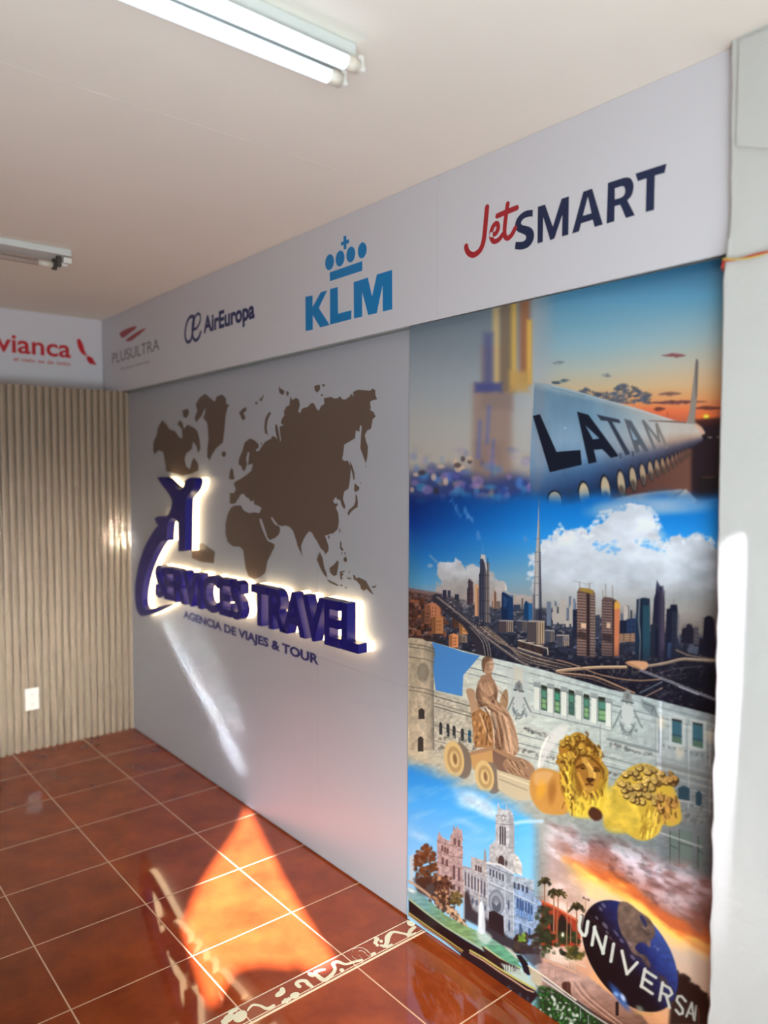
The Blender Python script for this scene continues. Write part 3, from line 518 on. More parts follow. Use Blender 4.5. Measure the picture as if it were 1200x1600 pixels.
    for o in range(7): p.line([(330+o*10,275+o*4),(345+o*10,330+o*6),(352+o*11,395+o*6)],1.8,(100,72,52) if o%2 else (206,172,138),1.6,.6,1)
    # plinth, wheels, lion behind
    p.poly([(255,430),(330,408),(360,415),(455,455),(440,480),(350,470),(262,460)],(150,116,84),1.4); p.poly([(262,440),(345,420),(350,490),(275,490)],(176,136,86),1.8); p.poly([(345,420),(440,470),(380,540),(350,500)],(112,86,72),1.6)
    p.poly(crv([(382,470),(400,448),(440,446),(480,465),(498,495),(480,528),(440,520),(400,500)],4,True),(140,110,84),1.5)
    for k in range(26): a=R.uniform(390,480); b=R.uniform(455,515); p.line([(a,b),(a+12,b+14)],2,(96,70,52) if k%2 else (184,150,116),1.6,.7)
    for (a,b,rx,ry) in [(206,452,36,66),(316,515,34,58)]:
        p.ell(a+26,b+6,rx,ry,(110,98,84),-.2,1.6); p.ell(a,b,rx,ry,(190,164,110),-.15,1.6); p.ell(a+2,b+2,rx*.72,ry*.72,(160,132,86),-.15,1.6); p.ell(a+2,b+2,rx*.45,ry*.45,(200,176,122),-.15,2,.8); p.ell(a+4,b,rx*.2,ry*.3,(120,92,60),-.15,2)
    p.poly([(360,490),(480,530),(520,600),(420,600),(365,560)],(176,164,134),2); p.line([(370,505),(480,545)],1.6,(210,198,164),1.4,.8); p.line([(370,525),(470,565)],1.6,(120,108,86),1.6,.7)
    # lions
    p.poly(crv([(480,570),(485,510),(520,485),(570,495),(600,520),(620,640),(540,650),(500,620)],4,True),(178,128,62),5)
    p.poly(crv([(500,500),(560,500),(540,540),(500,545)],4,True),(196,156,110),8,.7); p.ell(520,560,16,34,(206,150,40),.2,8,.6); p.ell(560,570,14,40,(128,78,30),.1,8,.6)
    def mane(poly,n,cx,cy,rx,ry,seed,curl):
        q=np.random.RandomState(seed); p.poly(crv(poly,4,True),(150,106,34),1.6)
        for k in range(n):
            an=q.uniform(0,6.28); rr=np.sqrt(q.rand()); a=cx+np.cos(an)*rr*rx; b=cy+np.sin(an)*rr*ry; s=q.uniform(7,13)
            c=np.array((196,160,66))*q.uniform(.75,1.12)
            p.ell(a+2,b+3,s*1.15,s*.95,(74,46,16),.5,1.6,.85); p.ell(a,b,s,s*.72,tuple(np.minimum(c,255)),.5+q.uniform(-.5,.5),1.5,.95); p.line([(a-s*.5,b+s*.1),(a+s*.1,b-s*.25),(a+s*.6,b+s*.25)],1.4,(122,84,28),1.3,.7,1)
    mane([(585,480),(572,465),(585,440),(585,405),(610,380),(640,358),(665,358),(695,380),(720,410),(735,450),(760,490),(762,520),(750,560),(752,640),(730,650),(640,645),(610,600),(590,560)],70,650,430,66,66,5,1)
    p.poly(crv([(600,500),(640,470),(650,560),(700,600),(750,500),(762,560),(748,650),(640,660),(610,610)],4,True),(196,168,52),6,.85)
    for k in range(90):
        a=R.uniform(598,760); b=R.uniform(490,630); 
        if 640<a<735 and b<560: continue
        p.line([(a,b),(a+R.uniform(-8,6),b+R.uniform(14,30))],R.uniform(1.2,3),(110,76,20) if R.rand()<.5 else (232,206,90),1.6,.65)
    p.poly(crv([(640,470),(665,450),(700,455),(730,480),(738,520),(715,540),(705,565),(680,568),(660,548),(648,510)],4,True),(142,98,38),2)
    for (P,w,c) in [([(650,482),(672,474),(690,486)],5,(84,52,18)),([(702,490),(722,486),(734,500)],5,(84,52,18)),([(676,455),(698,492),(702,522)],8,(180,140,66)),([(690,470),(712,500),(714,520)],4,(206,166,84)),([(672,548),(694,542),(712,550)],2.4,(70,40,14)),([(654,505),(668,535),(680,560)],5,(176,134,54)),([(730,505),(722,535),(706,560)],5,(160,120,48)),([(640,470),(660,440),(700,446),(734,478)],4,(96,62,20))]: p.line(P,w,c,1.8,.85,1)
    for (a,b) in [(670,486),(716,495)]: p.ell(a,b,7,3.4,(44,26,12),.2,1.8)
    p.poly(crv([(682,522),(704,520),(714,526),(702,536),(692,538)],3,True),(62,36,16),1.8); p.ell(690,560,20,8,(170,130,60),0,2,.7)
    q=np.random.RandomState(8)
    for k in range(150):
        an=q.uniform(0,6.28); a=672+np.cos(an)*q.uniform(52,84); b=500+np.sin(an)*q.uniform(70,140)
        if b>640 or (640<a<738 and 455<b<570): continue
        c=np.array((214,176,70))*q.uniform(.6,1.1); p.line([(a-5,b-8),(a,b),(a+q.uniform(-5,5),b+11)],q.uniform(2,4.5),tuple(np.minimum(c,255)) if q.rand()<.55 else (92,58,18),1.6,.7,1)
    p.poly(crv([(640,600),(690,590),(745,610),(740,660),(650,660)],4,True),(206,182,60),10,.45)
    p.poly(crv([(640,470),(652,520),(668,560),(664,590),(636,560),(626,500)],4,True),(98,64,20),6,.55); p.poly(crv([(736,480),(742,520),(724,560),(740,580),(756,520)],4,True),(98,64,20),6,.5)
    p.poly(crv([(780,560),(790,530),(830,490),(880,468),(930,480),(975,520),(1000,560),(1025,640),(1022,680),(990,695),(960,690),(945,720),(905,745),(860,740),(800,700),(750,690),(760,600)],4,True),(176,146,52),4)
    p.poly(crv([(760,560),(820,560),(860,600),(880,700),(800,720),(745,690)],4,True),lambda xx,yy:np.array((196,168,62))/255*(.75+.45*p.fbm(xx/16,yy/12,3))[...,None],8,.85)
    q=np.random.RandomState(11)
    for k in range(84):
        an=q.uniform(0,6.28); rr=np.sqrt(q.rand()); a=905+np.cos(an)*rr*105; b=545+np.sin(an)*rr*68+max(0,(an<1.2)*rr*40); s=q.uniform(8,14); f=np.clip((a-930)/90,0,1)
        c=np.array((194,166,92))*(1-f)+np.array((150,104,52))*f
        p.ell(a+3,b+4,s*1.2,s,(58,38,16),.6,1.6,.85); p.ell(a,b,s,s*.75,tuple(c*q.uniform(.8,1.15)),.6+q.uniform(-.5,.5),1.5,.95); p.line([(a-s*.5,b+s*.1),(a+s*.1,b-s*.25),(a+s*.6,b+s*.3)],1.4,(112,78,34),1.3,.7,1)
    for k in range(60):
        a=q.uniform(930,1015); b=q.uniform(570,670); p.line([(a,b),(a+q.uniform(-4,8),b+q.uniform(14,28))],q.uniform(1.5,3),(76,46,18) if q.rand()<.5 else (186,136,70),1.6,.7)
    for k in range(36):
        a=q.uniform(880,945); b=q.uniform(620,720); p.line([(a,b),(a-4,b+22)],2,(120,86,22) if q.rand()<.5 else (236,210,90),1.8,.6)
    p.poly(crv([(690,650),(705,625),(735,640),(740,665),(715,675)],4,True),(66,36,24),3)

    # ================= bottom right: sunset, globe, palms =================
    p.fr(0,0,1)
    B=np.where(Y>1240); keep=p.im[B].copy(); xB,yB=X[B],Y[B]
    dv=yB-(1270+(xB-850)*.62) # distance below the diagonal cloud edge
    base=ramp(dv,[(-60,(150,128,128)),(0,(176,158,162)),(60,(190,170,164)),(75,(206,140,92)),(110,(190,160,140)),(200,(180,150,120)),(300,(150,104,74))])
    n1=p.fbm((xB+yB*.5)/55,(yB-xB*.5)/24,5); n2=p.fbm((xB+yB*.5)/28+9,(yB-xB*.5)/13,5)
    base=ramp(n1*.6+n2*.4,[(.25,(98,74,74)),(.40,(124,96,94)),(.48,(150,124,124)),(.56,(190,178,186)),(.70,(216,208,216))])
    e1=1338+(xB-870)*.62+8*np.sin(xB/23)+22*(n2-.5)   # lower rim of the cloud bank
    s=yB-e1
    low=ramp(s,[(-70,(128,88,82)),(-34,(146,80,60)),(-12,(206,106,48)),(-2,(244,196,90)),(8,(232,186,120)),(30,(196,172,150)),(80,(190,160,136)),(150,(206,150,104)),(220,(150,100,74))])
    tt=np.clip((s+62)/44,0,1)*np.clip((xB-865)/60,0,1); wl=np.clip((xB-1000)/80,0,1)
    rag=p.fbm((xB+yB*.4)/15+3,(yB-xB*.5)/8+5,4); dkk=np.clip((.52-rag)*3,0,1)*np.clip(-s/30,0,1); c=mixc(base,low,tt); c=c*(1-.30*dkk)[...,None]; gr=np.clip((yB-1330)/60,0,1)*np.clip((xB-1000)/90,0,1)*np.clip(-s/25,0,1)*.5; c=mixc(c,np.array((116,72,62),np.float32)/255,gr); 
    hz=np.clip((905-xB)/70,0,1)*np.clip((yB-1270)/30,0,1)*.8; c=mixc(c,np.array((204,190,184),np.float32)/255,hz)
    hz2=np.clip((915-xB)/80,0,1)*np.clip((yB-1350)/60,0,1)*.55; c=mixc(c,np.array((226,170,120),np.float32)/255,hz2)
    m=np.clip((yB-(1268+np.clip(xB-850,0,400)*.32+10*(n2-.5)*3))/34,0,1); m=m*m*(3-2*m)*np.clip((xB-838)/26,0,1)
    p.im[B]=mixc(keep,c,m)
    p.fr(850,1340,4.615)
    for (P,w,c_) in [([(150,10),(250,60),(340,130),(430,190),(520,250),(600,300)],16,(236,150,70)),([(220,55),(340,140),(470,215)],6,(252,220,110)),([(540,240),(640,320),(720,380)],12,(250,190,80)),([(730,380),(860,490),(980,560)],12,(246,180,84)),([(980,540),(1080,620),(1190,680)],16,(210,100,44)),([(420,150),(560,230),(700,300),(860,420),(1000,500),(1180,610)],22,(180,86,48))]: p.line(P,w/2.,c_,9,.55,1)
    # right hand trees
    for k in range(90): f=R.rand(); p.ell(945+f*230,790+f*210+R.uniform(0,150)*(1),R.uniform(14,34),R.uniform(12,26),tuple(np.array((40,26,22))*R.uniform(.6,1.3)),0,2.5,.85)
    p.poly([(930,860),(1000,860),(1190,1010),(1200,1210),(900,1210)],(34,20,18),8,.95)
    # plaza
    p.poly([(-60,700),(40,740),(200,800),(300,840),(520,1020),(700,1130),(760,1210),(-60,1210)],lambda xx,yy:ramp(yy,[(1490,(150,118,108)),(1530,(170,138,126)),(1570,(140,104,88)),(1600,(110,78,62))])*(.8+.35*p.fbm(xx/12,yy/6,4))[...,None],5)
    p.ell(300,800,60,70,(186,140,116),.5,12,.6)
    # red building and planting
    p.poly([(-20,310),(60,345),(200,430),(270,470),(260,640),(-20,640)],(136,48,30),3); p.line([(-10,315),(90,362),(240,450)],3,(188,92,56),2,.9)
    for (a,b) in [(18,390),(62,440),(130,480),(185,500)]: p.poly(crv([(a-14,b+80),(a-14,b),(a,b-26),(a+16,b+4),(a+16,b+90)],3,True),(34,26,24),2)
    p.poly(crv([(100,470),(130,410),(170,470),(190,560),(110,600)],4,True),(28,24,20),4)
    for k in range(70): p.ell(R.uniform(-40,260),R.uniform(540,700),R.uniform(10,30),R.uniform(8,22),tuple(np.array((36,44,26))*R.uniform(.5,1.4)),0,2.5,.85)
    for k in range(24): p.ell(R.uniform(150,290),R.uniform(640,730),R.uniform(10,22),R.uniform(8,16),tuple(np.array((88,84,34))*R.uniform(.5,1.2)),0,3,.8)
    p.ell(135,556,9,14,(226,220,200),0,3)
    def palm(a,b,h,r,seed,lean=0):
        q=np.random.RandomState(seed); p.line([(a+lean,b),(a+lean*.4,b+h*.5),(a,b+h)],1.7,(120,84,58),1.2)
        for k in range(22):
            t=-.2+k*3.55/21.+q.uniform(-.1,.1); L=r*q.uniform(.7,1.1); ex=a+lean-np.cos(t)*L; ey=b-np.sin(t)*L*.85+r*.25*abs(np.cos(t))
            p.line([(a+lean,b),((a+lean+ex)/2,(b+ey)/2-6),(ex,ey+10)],2.2,(38,38,22) if q.rand()<.7 else (84,70,34),1.4,.9,1)
        p.ell(a+lean,b+4,r*.3,r*.28,(30,28,18),0,2)
    palm(4,175,180,50,1); palm(92,262,360,56,2,12); palm(72,250,300,40,4,-2); palm(236,360,270,60,3)
    for (a,b,c_) in [(168,320,640),(196,400,610),(72,330,540),(300,300,420)]: p.line([(a,b),(a-4,c_)],1.1,(150,110,84),1.1,.9)
    p.line([(285,290),(325,310)],1.4,(80,56,44),1.2); p.ell(285,290,5,8,(60,44,40)); p.ell(322,305,5,8,(60,44,40))
    # railings and walkway
    p.line([(20,650),(160,725),(300,790)],1.2,(196,188,166),1.1,.9); p.line([(0,735),(160,800),(230,830)],2.4,(196,150,116),1.6,.8)
    for i in range(10): a=25+i*22; p.line([(a,652+i*11),(a-3,735+i*9)],1.0,(176,168,146),1.1,.8)
    p.poly(crv([(130,910),(160,895),(190,905),(200,990),(280,1060),(420,1150),(520,1210),(440,1210),(250,1080),(150,990)],4,True),(66,38,30),2.2)
    for o in (0,22,44,70): p.line([(200+o,905),(270+o,1000),(400+o,1110),(520+o,1200)],1.1,(92,66,58) if o%44 else (206,170,146),1.2,.8,1)
    for i in range(5): p.line([(38+i*45,790+i*26),(36+i*45,860+i*32)],.9,(120,96,90),1.1,.7)
    # globe
    G=np.array((620,710.)); rot=.955
    def gcol(xx,yy):
        u=(xx-850)*4.615-G[0]; v=(yy-1340)*4.615-G[1]; a=(np.cos(rot)*u+np.sin(rot)*v)/455.; b=(-np.sin(rot)*u+np.cos(rot)*v)/275.
        l=np.clip(.5-.55*b+.05*a,0,1); n=p.fbm(xx/6,yy/6,3)
        c=ramp(l,[(0,(10,9,14)),(.42,(14,12,20)),(.52,(20,22,48)),(.75,(24,38,92)),(1,(44,66,124))])
        return c*(.8+.4*n)[...,None]
    p.ell(G[0],G[1],455,275,gcol,rot,1.4)
    land=(92,76,66)
    p.poly(crv([(540,330),(600,322),(690,390),(760,440),(800,520),(795,570),(770,600),(765,650),(730,620),(690,615),(655,650),(690,690),(735,710),(770,780),(745,790),(700,720),(640,690),(590,600),(555,540),(530,440)],4,True),lambda xx,yy:np.array(land)/255*(.6+.75*p.fbm(xx/9,yy/9,4))[...,None],2.2)
    p.poly(crv([(690,420),(720,430),(745,490),(730,500),(705,460)],3,True),(30,36,70),1.8); p.line([(700,510),(730,535),(750,560),(765,548)],1.6,(40,36,44),1.4)
    p.poly(crv([(830,850),(880,870),(900,930),(860,930),(830,890)],3,True),(64,50,46),3,.7)
    for (a,b,c_,d) in [(430,345,22,10),(408,370,18,8),(380,435,16,8),(440,490,30,12),(455,540,16,8),(520,545,30,8),(560,600,20,10),(620,620,20,8),(480,580,18,6),(640,720,24,12),(820,660,14,10),(800,640,8,6)]: p.ell(a,b,c_,d,(134,128,146),.9,1.6,.5)
    p.ell(545,1005,110,26,(40,84,150),.95,6,.85); p.ell(570,1010,14,30,(190,206,224),-.5,4,.8); p.ell(520,985,22,14,(130,166,206),.6,5,.8); p.ell(690,1090,30,18,(120,126,110),.6,6,.8); p.line([(660,1120),(780,1135)],2.5,(170,140,70),3,.7)
    p.line([(527,1050),(527,1130)],5,(30,20,20),1.4)
    p.line([(330,420),(450,560),(640,700),(860,860)],2,(60,34,36),2,.5)
    # block lettering across the globe
    W=(178,182,172); 
    def lets(dx,dy,c_,sf):
        L=lambda P,w: p.line([(a+dx,b+dy) for a,b in P],w/4.615,c_,sf)
        L([(266,425),(254,480),(256,520),(276,556),(296,562),(306,540),(316,462)],24)
        L([(346,630),(366,500)],22); L([(362,505),(428,690)],22); L([(424,690),(448,570)],22)
        L([(482,748),(502,624)],23)
        L([(562,674),(598,838)],22); L([(598,838),(672,758)],22)
        L([(702,930),(728,805)],23); L([(726,812),(808,866)],20); L([(714,868),(776,910)],20); L([(700,925),(782,982)],20)
        L([(834,1028),(856,902)],22); L([(852,910),(908,944),(924,980),(900,1002),(846,972)],18); L([(880,990),(906,1082)],20)
        L([(1022,1036),(992,1000),(966,1000),(956,1030),(978,1060),(1000,1092),(1000,1124),(976,1130),(950,1098)],16)
        L([(1026,1146),(1066,1048)],14); L([(1066,1048),(1080,1168)],14); L([(1040,1116),(1074,1132)],11)
        L([(1096,1070),(1086,1176)],12)
    lets(8,-4,(34,30,30),1.6); lets(0,0,W,1.3)
    p.line([(1100,1080),(1118,1110),(1112,1190)],2,(120,76,52),2,.7)
    # flower bed
    p.poly([(-140,1130),(-40,930),(40,930),(180,1010),(330,1110),(460,1210),(-140,1210)],(24,44,24),6,.96)
    for k in range(420):
        a=R.uniform(-120,400); b=R.uniform(920,1210)
        if b<930+.62*(a-20): continue
        c_=[(36,92,34),(60,120,50),(20,50,24),(28,70,30),(112,130,100),(180,190,176)][R.choice(6,p=[.28,.16,.22,.2,.09,.05])]; p.ell(a,b,R.uniform(5,12),R.uniform(4,9),c_,R.uniform(0,3),1.5,.85)
    for k in range(30):
        a=R.uniform(-110,240); b=R.uniform(1000,1200)
        if b<970+.62*(a-20): continue
        p.ell(a,b,R.uniform(9,18),R.uniform(7,12),(150,160,140) if k%2 else (190,198,186),R.uniform(0,3),2,.8)
    for k in range(26): a=R.uniform(-140,60); p.ell(a,R.uniform(905,1010)+.3*a,R.uniform(8,16),R.uniform(6,11),(96,92,84) if R.rand()<.6 else (46,60,40),.4,2,.7)
    p.line([(-20,870),(150,990),(330,1120),(470,1210)],2.4,(176,176,172),1.3,.9); p.line([(0,870),(170,985),(350,1110)],1.6,(60,72,84),1.3,.8)
    for a,b in [(318,1140),(262,1090)]: p.line([(a,b),(a+2,b+70)],1.3,(150,160,160),1.1,.8)

    # ================= bottom left: blue sky, palace, fountain =================
    p.fr(0,0,1)
    L=np.where((X<905)&(Y>1150)); keep=p.im[L].copy(); xL,yL=X[L],Y[L]
    c=ramp(yL,[(1160,(36,120,184)),(1200,(30,124,198)),(1260,(52,150,214)),(1330,(92,168,214)),(1420,(130,180,208))])
    rt=np.clip((xL-800)/45,0,1)*.35; c=mixc(c,np.array((120,196,226),np.float32)/255,rt)
    nn=p.fbm((xL-yL*.4)/40,(yL+xL*.3)/14,4); cw=np.clip((nn-.5)*2.2,0,1)*.5; c=mixc(c,np.array((150,190,214),np.float32)/255,cw)
    ed=1176+np.clip(xL-640,0,300)*.40+ (np.clip(xL-800,0,60)**1.2)*.16+16*(nn-.5)
    m=np.clip((yL-ed)/34,0,1); m=m*m*(3-2*m); mr=np.clip((848-xL)/24,0,1); mr=mr*mr*(3-2*mr)
    bot=np.clip((xL-800)/50,0,1)*np.clip((yL-1390)/40,0,1)
    p.im[L]=mixc(keep,c,m*mr)
    p.fr(630,1230,4.615)
    for (a,b,rx,ry,al) in [(500,80,120,45,.75),(580,150,130,42,.75),(440,120,60,30,.5),(620,190,60,30,.6),(460,260,26,10,.45),(110,350,70,26,.4),(530,300,40,24,.25)]: p.ell(a,b,rx,ry,lambda xx,yy:np.array((186,204,214))/255*(.85+.3*p.fbm(xx/9,yy/6,3))[...,None],.35,14,al)
    p.line([(800,260),(880,248),(1000,245)],5,(176,206,220),5,.8,1)
    # church-like stone palace
    sg=(142,146,150)
    def stone(base): 
        def f(xx,yy): return np.array(base)/255*(.74+.5*p.fbm(xx/4,yy/4,4))[...,None]
        return f
    # left wing tower
    p.poly([(240,800),(245,380),(250,345),(262,315),(272,350),(300,372),(335,390),(340,350),(358,325),(362,270),(372,300),(385,295),(392,275),(400,300),(418,310),(424,300),(426,345),(432,380),(425,400),(432,470),(425,560),(440,570),(440,800)],stone((146,128,126)),1.2)
    for yy in (392,470,545): p.line([(245,yy-6),(335,yy+26),(430,yy+40)],1.2,(96,82,82),1.2,.8)
    for (a,b,w,h) in [(372,390,9,26),(402,402,9,26),(282,440,8,22),(302,450,8,22),(320,460,8,22),(285,530,9,26),(315,545,9,26),(366,610,9,55),(402,625,8,50),(366,720,9,22),(402,735,8,22)]: p.poly([(a-w,b+h),(a-w,b-h*.7),(a,b-h),(a+w,b-h*.7),(a+w,b+h)],(70,56,58),1.2,.9)
    # connecting range
    p.poly([(428,565),(500,585),(610,640),(620,960),(470,880),(440,820)],stone((134,138,144)),1.3); p.poly([(488,500),(560,520),(605,540),(610,650),(490,600)],stone((150,148,146)),1.2)
    for (a,b) in [(525,580),(545,586),(560,592)]: p.poly([(a-6,b+22),(a-6,b-20),(a+6,b-16),(a+6,b+24)],(58,52,58),1.1)
    for i in range(7): a=450+i*23; b=650+i*12; p.poly([(a-6,b+60),(a-6,b-40),(a+5,b-36),(a+5,b+66)],(64,66,76),1.2,.9); p.line([(a+11,b-46),(a+11,b+75)],1,(190,190,190),1.1,.7)
    for i in range(5): a=470+i*30; b=800+i*18; p.ell(a,b,8,22,(58,72,92),0,1.3,.9)
    for yy in (612,735,770): p.line([(430,yy-30),(610,yy+55)],1.2,(180,180,178),1.2,.6)
    # main tower
    p.poly([(665,420),(667,215),(678,190),(682,120),(688,110),(694,150),(712,158),(716,148),(722,165),(738,165),(744,115),(752,160),(762,165),(768,130),(772,180),(782,170),(796,215),(802,300),(800,480),(665,460)],stone((160,162,162)),1.2)
    p.ell(722,222,18,24,(120,122,124),0,1.6); p.ell(722,222,10,14,(176,178,176),0,1.4)
    for (a,b) in [(700,316),(717,320),(734,322),(700,380),(717,384),(734,388)]: p.poly([(a-5,b+32),(a-5,b-32),(a,b-40),(a+6,b-30),(a+6,b+32)],(56,58,64),1.1)
    for yy,c_ in [(262,(100,104,108)),(430,(104,106,110)),(200,(112,114,118))]: p.line([(667,yy),(740,yy+10),(800,yy+4)],1.2,c_,1.1,.8)
    p.poly([(762,460),(764,200),(796,220),(802,300),(800,480)],(120,122,126),2,.55)
    p.poly([(618,530),(622,420),(650,400),(658,370),(665,400),(720,420),(770,440),(800,480),(830,520),(855,550),(858,640),(620,560)],stone((154,156,156)),1.2); p.poly([(790,470),(830,500),(856,560),(856,640),(800,610)],stone((176,174,168)),1.4)
    p.poly(crv([(686,555),(686,510),(706,492),(726,512),(726,565)],3,True),(48,42,44),1.2); p.ell(676,520,8,18,(120,112,104),0,1.3); p.ell(742,548,8,20,(54,48,50),0,1.3)
    p.poly([(580,540),(582,470),(590,436),(598,470),(604,545)],(126,126,126),1.2)
    # central front
    p.poly([(608,545),(700,555),(795,620),(800,700),(798,1090),(612,1000)],stone((138,148,158)),1.3)
    p.line([(606,545),(700,560),(795,620)],3,(186,188,186),1.3,.9); p.line([(606,560),(795,640)],1.2,(84,90,98),1.1,.8)
    for i in range(5): a=628+i*23; b=610+i*10; p.poly([(a-5,b+26),(a-5,b-24),(a+5,b-20),(a+5,b+28)],(46,50,60),1.1)
    p.line([(610,680),(795,760)],1.6,(180,186,190),1.2,.7); p.line([(610,692),(795,772)],1.2,(92,100,110),1.2,.7)
    p.ell(672,830,58,92,(104,112,122),-.1,1.4); p.ell(672,836,46,78,(128,136,146),-.1,1.4); p.ell(672,845,34,62,(70,78,90),-.1,1.4)
    for k in range(7): t=.5+k*.36; p.line([(672,850),(672-np.cos(t)*34,850-np.sin(t)*62)],.9,(150,156,162),1,.8)
    p.poly([(614,1010),(618,900),(650,890),(722,930),(728,1080)],(30,24,30),1.6); p.ell(760,850,7,34,(60,72,90),0,1.3); p.ell(764,1000,7,40,(52,70,96),0,1.3); p.ell(586,760,7,34,(62,68,80),0,1.3); p.ell(762,665,16,34,(110,118,126),0,2,.8)
    for a in (612,735,795): p.line([(a,640),(a,1040)],1.4,(176,184,190),1.2,.6)
    # right wing, bluish in shade
    p.poly([(798,640),(860,650),(945,680),(950,800),(1000,830),(965,1180),(800,1100)],stone((120,142,168)),1.3)
    p.poly([(798,640),(860,648),(942,672),(945,760),(800,700)],stone((140,152,162)),1.2); p.line([(800,690),(945,752)],1.2,(90,100,112),1.1,.8); p.line([(800,770),(950,840)],2,(170,182,194),1.3,.7)
    for (a,b) in [(802,705),(832,714),(862,726),(892,738)]: p.poly([(a-7,b+24),(a-7,b-22),(a+8,b-16),(a+8,b+26)],(48,56,72),1.1)
    for (a,b,h) in [(825,860,66),(845,870,72),(862,878,66),(885,886,66),(906,896,70),(926,905,60),(845,1020,40),(910,1060,48)]:
        p.poly([(a-8,b+h),(a-8,b-h*.8),(a,b-h),(a+8,b-h*.75),(a+8,b+h)],(44,70,110),1.2,.95); p.poly([(a-5,b+h*.9),(a-5,b+h*.2),(a+5,b+h*.25),(a+5,b+h*.95)],(120,160,206),1.4,.8)
    p.line([(800,960),(960,1030)],2,(150,172,196),1.4,.6); p.ell(850,1040,14,30,(54,70,90),0,2,.8); p.ell(905,1140,24,30,(110,150,196),0,3,.7)
    # trees and dark planting
    for k in range(150): an=R.uniform(0,6.28); rr=np.sqrt(R.rand()); p.ell(160+np.cos(an)*rr*80,570+np.sin(an)*rr*150,R.uniform(8,20),R.uniform(8,18),tuple(np.array((84,52,28))*R.uniform(.5,1.25)*(1.15-.35*(np.sin(an)*rr+1)/2)),0,2.2,.85)
    p.poly([(44,500),(75,480),(80,680),(44,680)],(176,176,172),4,.7)
    p.poly([(75,660),(250,640),(330,760),(330,860),(100,760)],(52,34,28),8,.85)
    p.poly([(440,760),(470,740),(500,880),(620,960),(760,1080),(900,1140),(980,1200),(700,1200),(560,1010),(440,950)],(36,28,32),6,.9)
    for k in range(60): p.ell(R.uniform(800,980),R.uniform(1060,1200),R.uniform(10,24),R.uniform(8,18),tuple(np.array((52,42,36))*R.uniform(.5,1.3)),0,2.5,.8)
    for k in range(18): p.ell(R.uniform(835,880),R.uniform(1050,1110),R.uniform(6,12),R.uniform(6,11),tuple(np.array((110,150,50))*R.uniform(.6,1.2)),0,2,.85)
    for k in range(70): p.ell(R.uniform(955,1060),R.uniform(860,1110),R.uniform(10,26),R.uniform(8,22),tuple(np.array((40,46,30))*R.uniform(.5,1.3)),0,2.5,.7)
    # statue group and rocks in the fountain
    for k in range(140):
        a=R.normal(295,38); b=R.uniform(640,900); p.ell(a+(b-770)*.12,b,R.uniform(6,18),R.uniform(6,16),tuple(np.array((70,44,32))*R.uniform(.4,1.3)) if R.rand()<.8 else (164,128,96),R.uniform(0,3),2,.85)
    for k in range(60): f=R.rand(); p.ell(320+f*130+R.uniform(-10,10),880+f*110+R.uniform(-24,24),R.uniform(6,18),R.uniform(5,13),(186,152,116) if R.rand()<.55 else (80,56,44),.7,1.8,.85)
    for k in range(20): p.ell(R.uniform(190,270),R.uniform(780,850),R.uniform(8,20),R.uniform(6,14),(150,112,82) if R.rand()<.5 else (54,34,28),.6,2,.85)
    for k in range(40): p.ell(R.uniform(350,420),R.uniform(760,850),R.uniform(8,18),R.uniform(8,16),tuple(np.array((92,78,40))*R.uniform(.5,1.2)),0,2,.8)
    for (a,b,c_) in [(440,670,950),(548,690,1000),(412,840,930)]: p.line([(a,b),(a-2,c_)],.9,(190,170,150),1,.9)
    # basin
    p.line([(44,680),(110,720),(190,780)],4,(170,138,112),2,.9,1)
    p.poly(crv([(40,720),(100,750),(200,830),(320,930),(430,990),(540,1040),(640,1090),(800,1200),(900,1260),(700,1250),(600,1180),(450,1090),(300,1000),(150,890),(40,800)],4,True),lambda xx,yy:ramp(xx+.0*yy,[(640,(120,152,156)),(665,(90,134,132)),(700,(104,136,92)),(730,(110,140,92)),(760,(116,158,140)),(830,(88,130,104))])*(.78+.4*p.fbm(xx/12,yy/3,3))[...,None],1.8)
    p.ell(60,745,30,14,(206,214,216),.5,5,.8); p.poly(crv([(530,1020),(580,1030),(640,1080),(600,1130),(540,1090)],3,True),(180,196,190),6,.7)
    p.poly(crv([(542,1040),(545,880),(556,825),(568,820),(580,870),(592,1040)],4,True),(196,206,210),3,.9); p.line([(560,840),(556,1000)],3,(236,240,240),2,.8)
    p.poly([(40,810),(150,900),(300,1010),(450,1105),(600,1195),(700,1260),(760,1320),(520,1290),(300,1110),(150,1010),(40,915)],(26,16,20),2.2)
    p.line([(40,805),(150,893),(300,1003),(450,1093),(600,1183),(720,1260)],2.4,(150,158,110),1.6,.9)
    p.line([(40,905),(150,985),(300,1090),(480,1215),(560,1270)],2.4,(170,142,70),1.5,.95); p.line([(40,925),(150,1002),(300,1108),(480,1232),(560,1290)],1.8,(150,112,84),1.5,.95)
    # lower basin end
    p.fr(740,1480,7.5)
    p.poly([(-100,10),(0,45),(250,200),(500,370),(700,490),(760,560),(640,700),(-200,160)],(34,22,26),4)
    p.poly([(120,-30),(330,-20),(420,60),(520,180),(570,240),(540,250),(300,130)],lambda xx,yy:np.array((84,142,112))/255*(.75+.45*p.fbm(xx/12,yy/4,3))[...,None],1.6); p.line([(130,-5),(300,122),(450,215),(560,248)],1.8,(180,178,120),1.4)
    p.poly([(100,-10),(300,130),(540,252),(560,330),(430,300),(150,120)],(40,26,28),2)
    p.poly([(320,190),(400,210),(480,240),(590,270),(640,340),(720,430),(740,480),(640,450),(480,350),(380,280)],(164,180,166),4,.9)
    for k in range(14): a=R.uniform(330,500); p.line([(a,210),(a+4,280)],1,(190,196,190) if k%2 else (40,34,36),1.2,.7)
